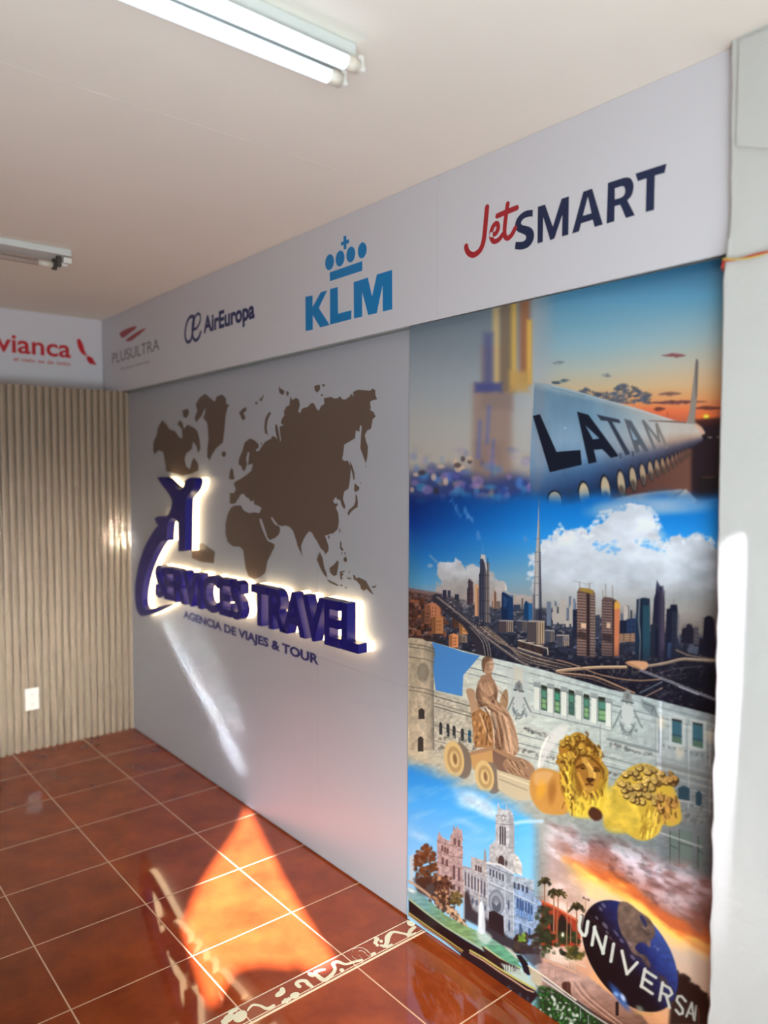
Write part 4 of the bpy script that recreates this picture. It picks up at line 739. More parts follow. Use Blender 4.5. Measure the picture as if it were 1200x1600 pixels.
    p.line([(-40,40),(120,130),(300,250),(500,370),(640,450),(720,490)],3.2,(176,166,90),1.8,.95); p.line([(-40,66),(120,160),(300,285),(480,400),(620,495),(700,525)],2.4,(186,146,120),1.6,.95); p.line([(-40,54),(120,146),(300,268),(480,385)],1.2,(90,70,40),1.2,.9)
    p.poly([(350,-20),(440,20),(520,110),(500,130),(420,60)],(180,184,166),3,.8)
    p.poly([(500,90),(560,90),(640,200),(684,270),(680,320),(640,330),(590,290),(560,200)],(22,18,28),1.8); p.poly([(640,215),(790,310),(800,440),(760,460),(680,400)],(172,160,132),2,.9); p.line([(640,215),(800,320),(1000,470),(1200,620)],2,(206,200,180),1.3)
    p.poly([(520,20),(760,0),(800,180),(700,220),(600,130)],(48,40,46),5,.7)
    for k in range(22): a=R.uniform(380,640); p.ell(a,R.uniform(500,640)+.3*(a-500),R.uniform(10,22),R.uniform(16,34),(60,72,84) if k%2 else (30,30,40),0,3,.7)
    # faint panel joint and print darkening are left to the real surface
    return np.clip(p.im,0,1)

# ================================================================== THE SETTING
ZC = 2.535; XB = -.32; YL = -3.5; XF = 5.2
def grid_floor():
    m = bpy.data.materials.new('terracotta_tiles'); m.use_nodes = True; nt = m.node_tree; N = nt.nodes; Lk = nt.links; b = N['Principled BSDF']
    g = N.new('ShaderNodeNewGeometry'); sx = N.new('ShaderNodeSeparateXYZ'); Lk.new(g.outputs['Position'], sx.inputs[0])
    def mth(op, a, c=None, d=None):
        n = N.new('ShaderNodeMath'); n.operation = op
        for i, v in enumerate((a, c, d)):
            if v is None: continue
            if isinstance(v, (int, float)): n.inputs[i].default_value = v
            else: Lk.new(v, n.inputs[i])
        return n.outputs[0]
    T = .3866; gw = .0042
    xs = mth('ADD', sx.outputs[0], mth('MULTIPLY', mth('GREATER_THAN', sx.outputs[0], 2.61), -.0))
    fx = mth('DIVIDE', mth('SUBTRACT', xs, .7228-2*T), T); fy = mth('DIVIDE', mth('SUBTRACT', sx.outputs[1], -.3026-12*T), T)
    far = mth('GREATER_THAN', sx.outputs[0], 2.61); fx = mth('SUBTRACT', fx, mth('MULTIPLY', far, .004/T))
    ex = mth('ABSOLUTE', mth('SUBTRACT', mth('FRACT', mth('ADD', fx, .5)), .5)); ey = mth('ABSOLUTE', mth('SUBTRACT', mth('FRACT', mth('ADD', fy, .5)), .5))
    e = mth('MULTIPLY', mth('MINIMUM', ex, ey), T)
    mr = N.new('ShaderNodeMapRange'); mr.inputs[1].default_value = gw*.38; mr.inputs[2].default_value = gw*.75; Lk.new(e, mr.inputs[0])
    cell = N.new('ShaderNodeCombineXYZ'); Lk.new(mth('FLOOR', fx), cell.inputs[0]); Lk.new(mth('FLOOR', fy), cell.inputs[1])
    wn = N.new('ShaderNodeTexWhiteNoise'); wn.noise_dimensions = '3D'; Lk.new(cell.outputs[0], wn.inputs['Vector'])
    n1 = N.new('ShaderNodeTexNoise'); n1.inputs['Scale'].default_value = 5.5; n1.inputs['Detail'].default_value = 6; n1.inputs['Roughness'].default_value = .62; Lk.new(g.outputs['Position'], n1.inputs['Vector'])
    rp = N.new('ShaderNodeValToRGB'); Lk.new(n1.outputs['Fac'], rp.inputs['Fac']); rp.color_ramp.elements[0].position = .3; rp.color_ramp.elements[1].position = .72
    rp.color_ramp.elements[0].color = (*lin((114, 42, 16)), 1); rp.color_ramp.elements[1].color = (*lin((154, 68, 27)), 1)
    hs = N.new('ShaderNodeHueSaturation'); Lk.new(rp.outputs['Color'], hs.inputs['Color']); Lk.new(mth('MULTIPLY_ADD', wn.outputs['Value'], .16, .92), hs.inputs['Value'])
    mx = N.new('ShaderNodeMix'); mx.data_type = 'RGBA'; mx.inputs[6].default_value = (*lin((214, 170, 132)), 1); Lk.new(mr.outputs[0], mx.inputs[0]); Lk.new(hs.outputs[0], mx.inputs[7])
    Lk.new(mx.outputs[2], b.inputs['Base Color'])
    n2 = N.new('ShaderNodeTexNoise'); n2.inputs['Scale'].default_value = 2.2; n2.inputs['Detail'].default_value = 6; Lk.new(g.outputs['Position'], n2.inputs['Vector'])
    ro = N.new('ShaderNodeMapRange'); Lk.new(n2.outputs['Fac'], ro.inputs[0]); ro.inputs[1].default_value = .35; ro.inputs[2].default_value = .75; ro.inputs[3].default_value = .02; ro.inputs[4].default_value = .06
    r2 = mth('ADD', ro.outputs[0], mth('MULTIPLY', mth('SUBTRACT', 1., mr.outputs[0]), .4)); Lk.new(r2, b.inputs['Roughness'])
    bu = N.new('ShaderNodeBump'); bu.inputs['Strength'].default_value = .35; bu.inputs['Distance'].default_value = .003; Lk.new(mr.outputs[0], bu.inputs['Height']); Lk.new(bu.outputs['Normal'], b.inputs['Normal'])
    b.inputs['Specular IOR Level'].default_value = .8
    return m
obj('floor', [(XB, 0.02, 0), (XF, .02, 0), (XF, YL, 0), (XB, YL, 0)], [(0, 3, 2, 1)], grid_floor(), kind='structure')
mb = MB(); x = 2.578                                            # ceiling in two sheets, the joint runs across the room
mb.box((XB, YL, ZC), (x-.0002, .05, ZC+.05)); mb.box((x+.0002, YL, ZC+.0002), (XF, .05, ZC+.05)); mb.box((XB, YL, ZC+.006), (XF, .05, ZC+.06))
mb.build('ceiling', M['ceiling'], kind='structure')
MB().box((XB, .022, 0), (XF, .12, ZC)).build('wall_right', M['wall'], kind='structure')
MB().box((XB-.1, YL, 0), (XB, .12, ZC)).build('wall_back', M['wall'], kind='structure')
MB().box((XB, YL-.1, 0), (XF, YL, ZC)).build('wall_left', M['dim'], kind='structure')
# unseen front wall masking the sun, openings shaped to throw its patch and strip
def hole(px, plane):
    out = []
    for a, b in px:
        P = plane(a, b); t = (XF-P[0])/-SUN_DIR[0]; out.append(tuple((P-SUN_DIR*t)[1:]))
    return out
patch = [(385, 1262), (372, 1296), (352, 1325), (327, 1362), (303, 1401), (287, 1450), (303, 1498), (325, 1569), (341, 1563), (347, 1542), (368, 1512), (406, 1504), (455, 1509), (460, 1501), (477, 1512), (504, 1512), (522, 1500), (488, 1450), (460, 1406), (428, 1347), (401, 1293)]
strip = [(1116, 1520), (1128, 1300), (1142, 1100), (1150, 900), (1150, 845), (1138, 838), (1133, 1000), (1125, 1250), (1115, 1480)]
mb = MB(); mb.prism([[(YL-.1, 0), (.12, 0), (.12, ZC+.05), (YL-.1, ZC+.05)], hole(patch, lambda a, b: onZ(a, b)), hole(strip, lambda a, b: onY(a, b, -.08))], lambda a, b, d: (XF+d, a, b), 0, .004)
mb.build('wall_front_mask', M['dim'], kind='structure')
# decorative border strip let into the floor
mb = MB(); mb.box((2.5745, YL+.01, -.004), (2.655, -.006, .0012)); bs = mb.build('trim_1', M['glaze'], kind='structure')
mb = MB()
for x, wd in ((2.5745, .0035), (2.648, .0028), (2.657, .0045)): mb.box((x-wd/2, YL+.012, 0), (x+wd/2, -.008, .0018))
for y in (-.3026, -.6892, -1.0758, -1.46): mb.box((2.576, y-.0016, 0), (2.655, y+.0016, .0016))
mb.build('grout_line', M['bordergrout'], bs)
z1 = fr(300, 1400, 3.333); mb = MB(); lift = [0.]
def onfloor(L): return [tuple(onZ(a, b)[:2]) for a, b in L]
def vine(P, wd): lift[0] += .00006; mb.prism(ribbon(onfloor(z1(P)), wd), lambda a, b, d: (a, b, d), .0006, .0020+lift[0])
def blob(cx, cy, rx, ry, rot=0.):
    L = [(cx+rx*math.cos(t)*math.cos(rot)-ry*math.sin(t)*math.sin(rot), cy+rx*math.cos(t)*math.sin(rot)+ry*math.sin(t)*math.cos(rot)) for t in np.arange(0, 6.28, .42)]
    lift[0] += .00006; mb.prism([onfloor(z1(L))], lambda a, b, d: (a, b, d), .0006, .0020+lift[0])
vine([(1165, 195), (1135, 205), (1090, 195), (1045, 190), (1020, 215), (1015, 245), (1000, 268)], [.008, .012, .009, .012, .02, .016, .008])
vine([(1160, 165), (1140, 180), (1125, 210)], [.012, .016, .010]); blob(1140, 145, 22, 14, .3); vine([(1040, 255), (1020, 265), (985, 260)], [.008, .014, .010])
for a, b, r in ((962, 228, 14), (965, 258, 9), (955, 245, 11), (985, 238, 9)): blob(a, b, r, r*.8)
vine([(950, 300), (925, 310), (905, 290), (880, 280), (855, 285), (850, 310), (870, 330), (885, 345)], [.010, .013, .012, .016, .020, .022, .018, .010])
vine([(885, 335), (845, 345), (800, 358), (760, 345), (735, 355), (745, 385), (725, 415), (690, 440), (655, 420), (640, 400), (665, 390), (690, 385)], [.008, .008, .009, .012, .012, .011, .013, .016, .014, .012, .010, .008])
blob(780, 388, 12, 8); blob(620, 412, 20, 10, .4)
vine([(625, 475), (605, 460), (590, 445), (560, 445), (545, 460), (560, 475)], [.009, .013, .012, .011, .013, .012]); blob(535, 520, 26, 14, -.3); blob(460, 510, 30, 12, -.5); blob(470, 495, 14, 16, .2)
for a, b, r in ((490, 548, 14), (475, 556, 9), (505, 540, 10)): blob(a, b, r, r*.8)
vine([(425, 575), (390, 590), (355, 575), (320, 570), (300, 585), (290, 600)], [.010, .010, .007, .006, .006, .004])
blob(250, 630, 40, 26, -.5); blob(190, 640, 34, 18, -.6); blob(215, 600, 30, 9, -.4); blob(170, 660, 20, 14)
for k in range(7):                                              # the same motif goes on towards the far side
    y = -.86-k*.3866
    for q in (0, .12, .25): mb.prism(ribbon([(2.59+.03*(k % 2), y-q), (2.62, y-q-.03), (2.60, y-q-.07), (2.635, y-q-.10)], [.010, .016, .012, .008]), lambda a, b, d: (a, b, d), .0006, .0022)
mb.build('scroll_pattern', M['cream'], bs)
# plastered pillar at the right with an uneven edge
YP = -.08; mb = MB(); zs = np.linspace(0, ZC, 70); V = []; Fc = []
rg = random.Random(3)
for i, z in enumerate(zs):
    xe = np.interp(z, [0, .4, 1.0, 2.02, 2.06, 2.12, 2.16, ZC], [3.700, 3.702, 3.697, 3.690, 3.692, 3.700, 3.702, 3.694])+(rg.uniform(-.0035, .0035) if z < 1.3 else rg.uniform(-.001, .001))
    V += [(xe, .02, z), (xe, YP+.004, z), (xe+.004, YP, z), (xe+.02, YP, z), (4.3, YP, z), (4.3, .02, z)]
for i in range(len(zs)-1):
    for k in range(6): a = i*6+k; b = i*6+(k+1) % 6; Fc.append((a, b, b+6, a+6))
Fc += [(0, 1, 2, 3, 4, 5), tuple(len(zs)*6-6+k for k in range(6))]
mb.add(V, Fc); L = [(3.716, 2.302), (3.80, 2.270), (4.3, 2.25), (4.3, ZC-.012), (3.716, ZC-.012)]
mb.prism([L], lambda a, b, d: (a, YP-d, b), -.01, .007)
mb.prism([[(3.699, 2.06), (3.707, 2.062), (3.7085, 2.11), (3.701, 2.112)]], lambda a, b, d: (a, YP-d, b), -.01, .0018)
mb.build('trim_2', M['plaster'], kind='structure')

# ================================================================== FLUTED CLADDING of the back wall
P = .0386; prof = []; y = .018
while y > YL+.05:
    for dy, dx in ((0, -.026), (.0112, -.026), (.0115, -.005), (.0150, -.001), (.025, 0), (.0345, -.001), (.0383, -.005)): prof.append((dx, y-dy))
    y -= P
ZS = 2.073; n = len(prof); V = [(a, b, 0.001) for a, b in prof]+[(a, b, ZS) for a, b in prof]+[(-.28, b, ZS) for a, b in prof]+[(-.28, b, .001) for a, b in prof]
Fc = []
for i in range(n-1): Fc += [(i, i+1, n+i+1, n+i), (n+i, n+i+1, 2*n+i+1, 2*n+i), (2*n+i, 2*n+i+1, 3*n+i+1, 3*n+i)]
obj('fluted_wall_cladding', V, Fc, M['flute'], label='beige vertically fluted wall cladding on the back wall below the white fascia', cat='wall cladding')

# ================================================================== GREY PANEL with map and tagline
XE = 2.562; ZP = 2.088
mb = MB()
for a, b in ((.001, 2.0), (2.0007, XE)):
    mb.box((a, 0, .008), (b, .02, .838), .0004)
    za_, zb2 = 2.063+.022*a/XE, 2.063+.022*b/XE
    mb.prism([[(a, .8387), (b, .8387), (b, zb2), (a, za_)]], lambda p_, q_, d: (p_, d, q_), 0, .02)
panel = mb.build('grey_wall_panel', M['panel'], label='large pale grey wall panel printed with a brown world map, left of the mural', cat='wall panel')
zm = fr(340, 570, 4.444); zl = fr(330, 740, 4.444); zw = fr(230, 570, 6.)
EUR = zm([(505, 220), (520, 245), (545, 228), (565, 240), (572, 280), (560, 325), (575, 335), (585, 305), (630, 290), (650, 265), (670, 268), (690, 310), (705, 318), (720, 285), (742, 272), (738, 232), (790, 222), (810, 235), (835, 232), (850, 218), (868, 240), (890, 240), (915, 222), (930, 200), (945, 225), (940, 190), (975, 172), (1060, 180), (1075, 165), (1095, 175), (1095, 205), (1108, 240), (1070, 248), (1058, 262), (1065, 300), (1058, 312), (1085, 330), (1098, 362), (1078, 375), (1065, 445), (1040, 455), (1022, 490), (1030, 525), (1045, 570), (1040, 640), (1030, 685), (1010, 630), (992, 580), (996, 500), (1002, 430), (990, 415), (985, 465), (960, 455), (955, 510), (930, 525), (880, 555), (872, 620), (865, 655), (880, 668), (905, 665), (925, 720), (922, 780), (910, 860), (880, 880), (870, 930), (888, 985), (880, 1005), (862, 975), (852, 940), (832, 935), (822, 915), (802, 945), (812, 965), (832, 960), (835, 975), (820, 990), (838, 1030), (843, 1090), (835, 1140), (790, 1180)])
ASI = zl([(870, 395), (840, 410), (815, 425), (790, 430), (800, 460), (815, 500), (815, 535), (795, 560), (780, 535), (762, 520), (750, 500), (735, 470), (715, 440), (700, 410), (680, 400), (660, 425), (640, 460), (625, 500), (628, 545), (635, 572), (615, 535), (600, 500), (588, 455), (570, 400), (545, 370), (520, 360), (490, 365), (465, 358), (440, 325), (422, 298), (415, 310), (430, 335), (445, 355), (475, 368), (480, 395), (468, 425), (440, 450), (405, 462), (390, 440), (375, 390), (355, 330), (345, 310), (335, 318), (345, 360), (365, 410), (390, 465), (440, 490), (440, 510), (410, 570), (390, 610), (382, 660), (375, 690), (340, 720), (300, 735), (260, 715), (240, 660), (230, 590), (222, 530), (200, 508), (150, 505), (115, 475), (100, 420), (100, 350), (115, 280), (140, 235), (165, 222), (205, 220), (225, 255), (262, 275), (300, 268), (335, 275), (350, 240), (330, 225), (300, 215), (295, 185), (275, 195), (265, 175), (245, 165), (225, 140), (205, 145), (195, 165), (180, 185), (170, 205), (145, 212), (128, 205), (130, 165), (128, 135), (158, 135), (172, 110), (155, 70), (175, 50), (200, 40)])
EUW = zm([(200, 765), (235, 735), (245, 690), (225, 690), (212, 700), (216, 660), (222, 610), (210, 605), (198, 650), (205, 690), (190, 735), (175, 735), (165, 705), (145, 690), (150, 650), (172, 600), (188, 540), (225, 510), (258, 525), (285, 550), (285, 580), (268, 585), (270, 605), (290, 595), (305, 570), (330, 535), (375, 510), (378, 495), (400, 500), (415, 520), (400, 450), (402, 410), (415, 420), (425, 470), (435, 540), (440, 520), (432, 450), (430, 430), (455, 420), (470, 430), (440, 405), (445, 380), (465, 350), (460, 325), (478, 290), (500, 280)])
land = [[EUR+ASI+EUW]]
small = [zm([(425, 150), (440, 165), (465, 180), (460, 208), (440, 205), (428, 190)]), zm([(475, 185), (492, 185), (495, 205), (482, 220)]), zm([(672, 150), (690, 140), (712, 140), (712, 170), (695, 192), (675, 180)]), zm([(725, 135), (747, 135), (742, 150), (728, 152)]), zm([(715, 205), (735, 205), (730, 218), (718, 215)]),
    zm([(150, 330), (180, 300), (200, 295), (200, 320), (180, 335), (195, 370), (178, 388), (165, 370)]), zm([(260, 260), (278, 255), (275, 275), (262, 272)]), zm([(292, 225), (300, 240), (315, 210), (322, 215), (305, 255), (292, 245)]), zm([(362, 325), (372, 335), (350, 380), (342, 430), (345, 470), (352, 488), (330, 475), (325, 440), (330, 380), (345, 345)]),
    zm([(30, 605), (50, 600), (62, 620), (48, 640), (30, 635)]), zm([(85, 745), (98, 715), (112, 740), (110, 765), (120, 790), (100, 800), (80, 790)]), zm([(300, 540), (308, 540), (306, 556), (300, 556)]), zm([(918, 670), (935, 700), (950, 750), (952, 795), (945, 800), (935, 750), (920, 700)]), zm([(952, 822), (985, 850), (982, 868), (960, 885), (948, 870)]), zm([(990, 820), (998, 815), (996, 828)]), zm([(958, 900), (968, 905), (974, 950), (972, 990), (950, 1000), (920, 1030), (912, 1050), (902, 1030), (915, 1005), (945, 980), (958, 950)]), zm([(848, 1135), (853, 1140), (850, 1168), (843, 1160)]), zm([(1026, 705), (1032, 700), (1032, 716)]),
    zl([(812, 430), (824, 432), (820, 452), (812, 455)]), zl([(895, 465), (905, 480), (905, 510), (918, 525), (912, 540), (895, 520)]), zl([(918, 590), (935, 575), (945, 600), (935, 618), (920, 605)]), zl([(905, 545), (912, 550), (905, 565)]), zl([(925, 545), (935, 550), (930, 568)]), zl([(822, 655), (850, 635), (878, 602), (886, 615), (880, 660), (872, 705), (850, 712), (825, 685)]), zl([(732, 595), (755, 545), (775, 590), (785, 650), (800, 690), (805, 722), (785, 705), (760, 660)]), zl([(805, 735), (850, 755), (885, 775), (875, 780), (820, 755)]), zl([(890, 770), (912, 775), (908, 785)]), zl([(925, 795), (942, 785), (938, 800)]), zl([(895, 680), (930, 672), (925, 682), (905, 688), (920, 700), (908, 712), (912, 735), (900, 735), (895, 710)]), zl([(955, 675), (965, 685), (958, 690)]), zl([(945, 720), (975, 728), (970, 735), (945, 730)]), zl([(985, 702), (1000, 708), (1005, 728), (1025, 720), (1075, 745), (1100, 790), (1128, 842), (1105, 825), (1080, 800), (1060, 815), (1040, 800), (1035, 775), (1010, 745), (990, 735)]), zl([(1115, 782), (1140, 780), (1148, 768), (1142, 790), (1122, 795)]),
    zw([(545, 270), (590, 310), (635, 345), (650, 300), (700, 278), (738, 310), (740, 365), (770, 375), (750, 410), (735, 480), (725, 600), (710, 730), (650, 780), (610, 840), (585, 900), (562, 860), (565, 780), (575, 700), (570, 600), (560, 540), (525, 500), (545, 440), (545, 400), (510, 480), (460, 540), (445, 500), (470, 430), (455, 370), (490, 310)]),
    zw([(140, 520), (175, 550), (210, 605), (260, 620), (300, 680), (330, 690), (325, 600), (285, 560), (300, 520), (330, 540), (345, 600), (380, 560), (440, 590), (470, 620), (490, 690), (500, 780), (480, 830), (460, 760), (430, 720), (420, 790), (370, 830), (350, 880), (365, 950), (400, 980), (420, 900), (440, 870), (480, 930), (480, 990), (420, 1020), (330, 1040), (260, 1020), (180, 1000), (165, 900), (150, 820), (110, 800), (70, 840), (55, 800), (60, 720), (90, 660), (100, 590)]), zw([(330, 430), (380, 410), (395, 450), (370, 500), (340, 490)]),
    [(300, 858), (316, 848), (336, 862), (334, 880), (314, 878), (300, 872)]]
flat_decal('world_map', land+[[q] for q in small], 0, M['brown'], panel, label='brown printed world map')
pr = onY(498.2, 1039.7); pl = onY(286.5, 964)
lettering('tagline', 'AGENCIA DE VIAJES & TOUR', (pl[0], -.0001, .8075), (pr[0]-pl[0], 0, 0), .040, M['navyink'], panel, (0, -1, 0), bold=.04, label='dark blue printed tagline lettering')

# ================================================================== RAISED SIGN, letters glowing onto the panel
sign = empty('illuminated_sign', (1.4, 0, .9), 'raised dark blue backlit lettering with a plane emblem across the grey panel', 'sign')
sign.location = (1.4, 0, .92); off = np.array([1.4, 0, .92])
D0, D1, DB = .036, .078, .0008
def raised(mbuild, name, m, parent, **kw):
    mbuild.V = [tuple(np.array(v)-off) for v in mbuild.V]; return mbuild.build(name, m, parent, **kw)
CAP = .170
def word(txt, xa, xb):
    Vall, _ = glyphs(txt, .03, 1.0); tot = Vall[:, 0].max()-Vall[:, 0].min(); xs0 = Vall[:, 0].min(); H, _ = glyphs('H', .03); ch = H[:, 1].max()
    sx = (xb-xa)/tot
    for i, c in enumerate(txt):
        pre, _ = glyphs(txt[:i+1], .03, 1.0); xr = pre[:, 0].max()
        V, Fc = glyphs(c, .03, 1.0, .5); x1 = V[:, 0].max(); V = V.copy(); V[:, 0] += xr-x1
        X = xa+(V[:, 0]-xs0)*sx; zb = .912+(X-.54)*.0155; Z = zb+V[:, 1]/ch*CAP
        Y = -np.where(V[:, 2] > 0, D1, D0)
        o = obj('letter', np.stack([X, Y, Z], 1)-off, Fc, M['blue'], sign)
        cx, cz = X.mean(), Z.mean(); Y2 = -np.where(V[:, 2] > 0, D0-.0005, DB)
        obj('glowing_backing', np.stack([X, Y2, Z], 1)-off, Fc, M['halo'], o, label='glowing warm white backing')
word('SERVICES', .544, 1.512); word('TRAVEL', 1.596, 2.371)
ze = fr(200, 730, 6.)
plane = ze(spl([(272, 98), (330, 92), (372, 128), (420, 172), (478, 208), (516, 188), (540, 120), (585, 98), (622, 104), (628, 150), (604, 216), (560, 268), (540, 300)], 4)+[(536, 420), (532, 785), (472, 790), (468, 520)]+spl([(440, 488), (405, 478), (376, 520), (366, 600), (362, 690)], 4)+[(300, 690), (296, 560)]+spl([(268, 528), (250, 480), (300, 458), (360, 462), (396, 400), (410, 320), (380, 250), (320, 170)], 4))
swoosh = ze(spl([(330, 500), (262, 560), (200, 650), (140, 770), (92, 920), (62, 1080), (58, 1220), (72, 1330), (105, 1388), (150, 1395), (240, 1360), (345, 1305), (352, 1290), (250, 1318), (170, 1335), (136, 1312), (124, 1240), (136, 1120), (170, 980), (220, 850), (290, 720), (362, 640)], 4))
for nm, L in (('plane_emblem', plane), ('swoosh', swoosh)):
    W = [tuple(onY(a, b, -D1)[[0, 2]]) for a, b in L]
    mb = MB().prism([W], lambda a, b, d: (a, -d, b), D0, D1-(.004 if nm == 'swoosh' else 0)); o = raised(mb, nm, M['blue'], sign)
    mb = MB().prism([W], lambda a, b, d: (a, -d, b), DB, D0-(.003 if nm == 'swoosh' else .0005)); raised(mb, 'glowing_backing', M['halo'], o, label='glowing warm white backing')

# ================================================================== WHITE FASCIA over panel and mural
YF = -.05; mb = MB()
def zbot(x): return 2.072+(x-.14)/(3.68-.14)*.017
for a, b in ((-.284, 1.742), (1.7432, 2.745), (2.7462, 3.6885)):
    V = [(a, YF, zbot(a)), (b, YF, zbot(b)), (b, YF, ZC-.0005), (a, YF, ZC-.0005), (a, YF+.006, zbot(a)), (b, YF+.006, zbot(b)), (b, YF+.006, ZC-.0005), (a, YF+.006, ZC-.0005)]
    mb.add(V, [(0, 1, 2, 3), (4, 7, 6, 5), (0, 4, 5, 1), (1, 5, 6, 2), (3, 2, 6, 7), (0, 3, 7, 4)])
fas = mb.build('fascia_board', M['fascia'], label='long white fascia with four airline logos over grey panel and mural', cat='signboard', group='white fascia boards')
def logo(name, shapes, m, **kw): return flat_decal(name, shapes, YF, m, kw.pop('parent', fas), **kw)
zk = fr(460, 360, 6.667)
def zel(z, cx, cy, rx, ry, rot, n=28): return z([(cx+rx*math.cos(t)*math.cos(rot)-ry*math.sin(t)*math.sin(rot), cy+rx*math.cos(t)*math.sin(rot)+ry*math.sin(t)*math.cos(rot)) for t in np.arange(n)/n*6.28318])
klm = logo('airline_logo', [[zk([(115, 692), (190, 677), (190, 800), (275, 645), (342, 625), (255, 808), (368, 985), (270, 1012), (192, 882), (192, 1034), (118, 1050)])], [zk([(372, 612), (452, 590), (455, 868), (594, 832), (592, 925), (372, 982)])], [zk([(618, 540), (765, 492), (810, 690), (860, 460), (1018, 412), (1020, 822), (922, 845), (920, 565), (858, 862), (770, 882), (706, 640), (706, 898), (622, 918)])]], M['logoblue'], label='blue crown over three blue block letters')
logo('crown', [[zk([(512, 62), (540, 52), (542, 100), (570, 92), (568, 132), (542, 140), (542, 192), (515, 200), (514, 150), (486, 160), (486, 122), (512, 114)])]]+[[zel(zk, a, b, 45, 84, .12)] for a, b in ((367, 331), (476, 293), (588, 251), (707, 208))]+[[zk([(370, 438), (708, 320), (706, 420), (370, 530)])]], M['logoblue'], parent=klm)
zj = fr(700, 240, 6.316); za = fr(860, 240, 6.)
sm = logo('airline_logo', [[zj(spl([(838, 555), (770, 565), (710, 605), (672, 665), (662, 730), (690, 770), (745, 795), (770, 815), (765, 850), (730, 870), (668, 872)], 4)+spl([(660, 942), (720, 948), (790, 925), (835, 870), (850, 800), (832, 745), (790, 718), (735, 705), (722, 680), (745, 645), (790, 625), (835, 622)], 4))],
    [zj([(888, 525), (958, 503), (1035, 722), (1122, 446), (1194, 422), (1188, 800), (1126, 818), (1130, 600), (1050, 838), (1010, 855), (940, 625), (935, 872), (884, 888)])],
    [za([(310, 358), (392, 328), (492, 664), (416, 688), (398, 620), (288, 655), (268, 730), (204, 750)]), za([(352, 402), (386, 560), (304, 584)])],
    [za([(540, 275), (690, 226)]+spl([(690, 226), (740, 226), (772, 262), (780, 320), (762, 390), (722, 438)], 5)[1:]+[(792, 578), (708, 604), (655, 478), (602, 494), (600, 635), (528, 656)]), za([(604, 326), (604, 430)]+spl([(650, 418), (688, 395), (702, 350), (690, 310), (660, 308)], 4))],
    [za([(798, 188), (1090, 94), (1072, 180), (980, 206), (972, 528), (894, 548), (902, 232), (820, 260)])]], M['logonavy'], label='red script beside dark navy capitals')
def strokes(z, items):
    out = []
    for Pp, wd in items:
        W = [tuple(onY(a, b, YF)[[0, 2]]) for a, b in z(Pp)]; out.append(ribbon(W, wd))
    return out
mb = MB()
for i, L in enumerate(strokes(zj, [([(386, 530), (376, 640), (365, 760), (352, 860), (325, 940), (280, 988), (240, 1000), (200, 975), (182, 935), (180, 915)], .0175), ([(425, 800), (470, 790), (495, 740), (490, 695), (470, 692), (440, 730), (424, 800), (436, 850), (460, 868), (500, 850), (540, 800)], .0145), ([(590, 495), (572, 620), (560, 740), (562, 810), (590, 836), (630, 800), (665, 735)], .0145), ([(488, 615), (580, 575), (680, 535)], .0155)])): mb.prism(L, lambda a, b, d: (a, YF-d, b), -.0006, .0006+.00004*i)
mb.build('script_lettering', M['crimson'], sm, label='red script lettering')
a0 = onY(318.1, 520, YF); a1 = onY(398, 495.6, YF)
ae = lettering('airline_logo', 'AirEuropa', (a0[0], YF, 2.2675), (a1[0]-a0[0], 0, 0), .078, M['aenavy'], fas, (0, -1, 0), bold=.036, label='deep blue airline name with a looped monogram')
zae = fr(270, 460, 8.); mb = MB()
for i, L in enumerate(strokes(zae, [([(262, 275), (220, 280), (182, 340), (158, 440), (156, 540), (185, 595), (225, 570), (250, 470), (262, 380), (270, 290)], .017), ([(258, 290), (244, 420), (252, 530), (285, 575), (325, 540), (350, 470)], .016), ([(250, 440), (300, 420), (340, 340), (345, 270), (318, 240), (280, 280), (262, 350)], .013)])): mb.prism(L, lambda a, b, d: (a, YF-d, b), -.0006, .0006+.00004*i)
mb.build('monogram', M['aenavy'], ae)
p0 = onY(176, 567.5, YF); p1 = onY(249, 547.5, YF); zp = fr(0, 360, 4.)
pu = lettering('airline_logo', 'PLUSULTRA', (p0[0], YF, 2.249), (p1[0]-p0[0], 0, 0), .062, M['grey'], fas, (0, -1, 0), bold=-.004, label='thin grey capitals under red strokes')
logo('red_strokes', [[zp(spl([(750, 640), (800, 612), (850, 598), (845, 618), (815, 640), (770, 672), (755, 662)], 4, True))], [zp(spl([(785, 688), (825, 655), (880, 622), (912, 612), (885, 640), (850, 668), (815, 692)], 4, True))]], M['crimson'], parent=pu)
for wd_, x_, l_ in (('líneas', .02, .20), ('aéreas', .245, .205)): lettering('lettering', wd_, (x_, YF, 2.196), (l_, 0, 0), .016, M['pale'], pu, (0, -1, 0), bold=.0)
# fascia of the back wall
XA = -.285; mb = MB(); mb.box((XA-.03, YL+.03, 2.086), (XA, -.052, ZC-.0005), .0006)
fb = mb.build('fascia_board', M['fascia'], label='white fascia with one red airline name above the fluted cladding', cat='signboard', group='white fascia boards')
v0 = onX(-26.5, 543, XA); v1 = onX(111, 558.7, XA)
av = lettering('airline_logo', 'avianca', (XA, v0[1], 2.286), (0, v1[1]-v0[1], 0), .107, M['red'], fb, (1, 0, 0), bold=.020, label='red lowercase airline name with a red bird mark')
t0 = onX(21, 562, XA); t1 = onX(110, 571, XA)
for wd_, f_, l_ in (('el', 0, .085), ('cielo', .13, .24), ('es', .42, .11), ('de', .58, .12), ('todos', .745, .255)): lettering('lettering', wd_, (XA, t0[1]+(t1[1]-t0[1])*f_, 2.237), (0, (t1[1]-t0[1])*l_, 0), .022, M['red'], av, (1, 0, 0), bold=.012)
def avf(L): return [tuple(onX(a, b, XA)[1:]) for a, b in zp(L)]
mb = MB()
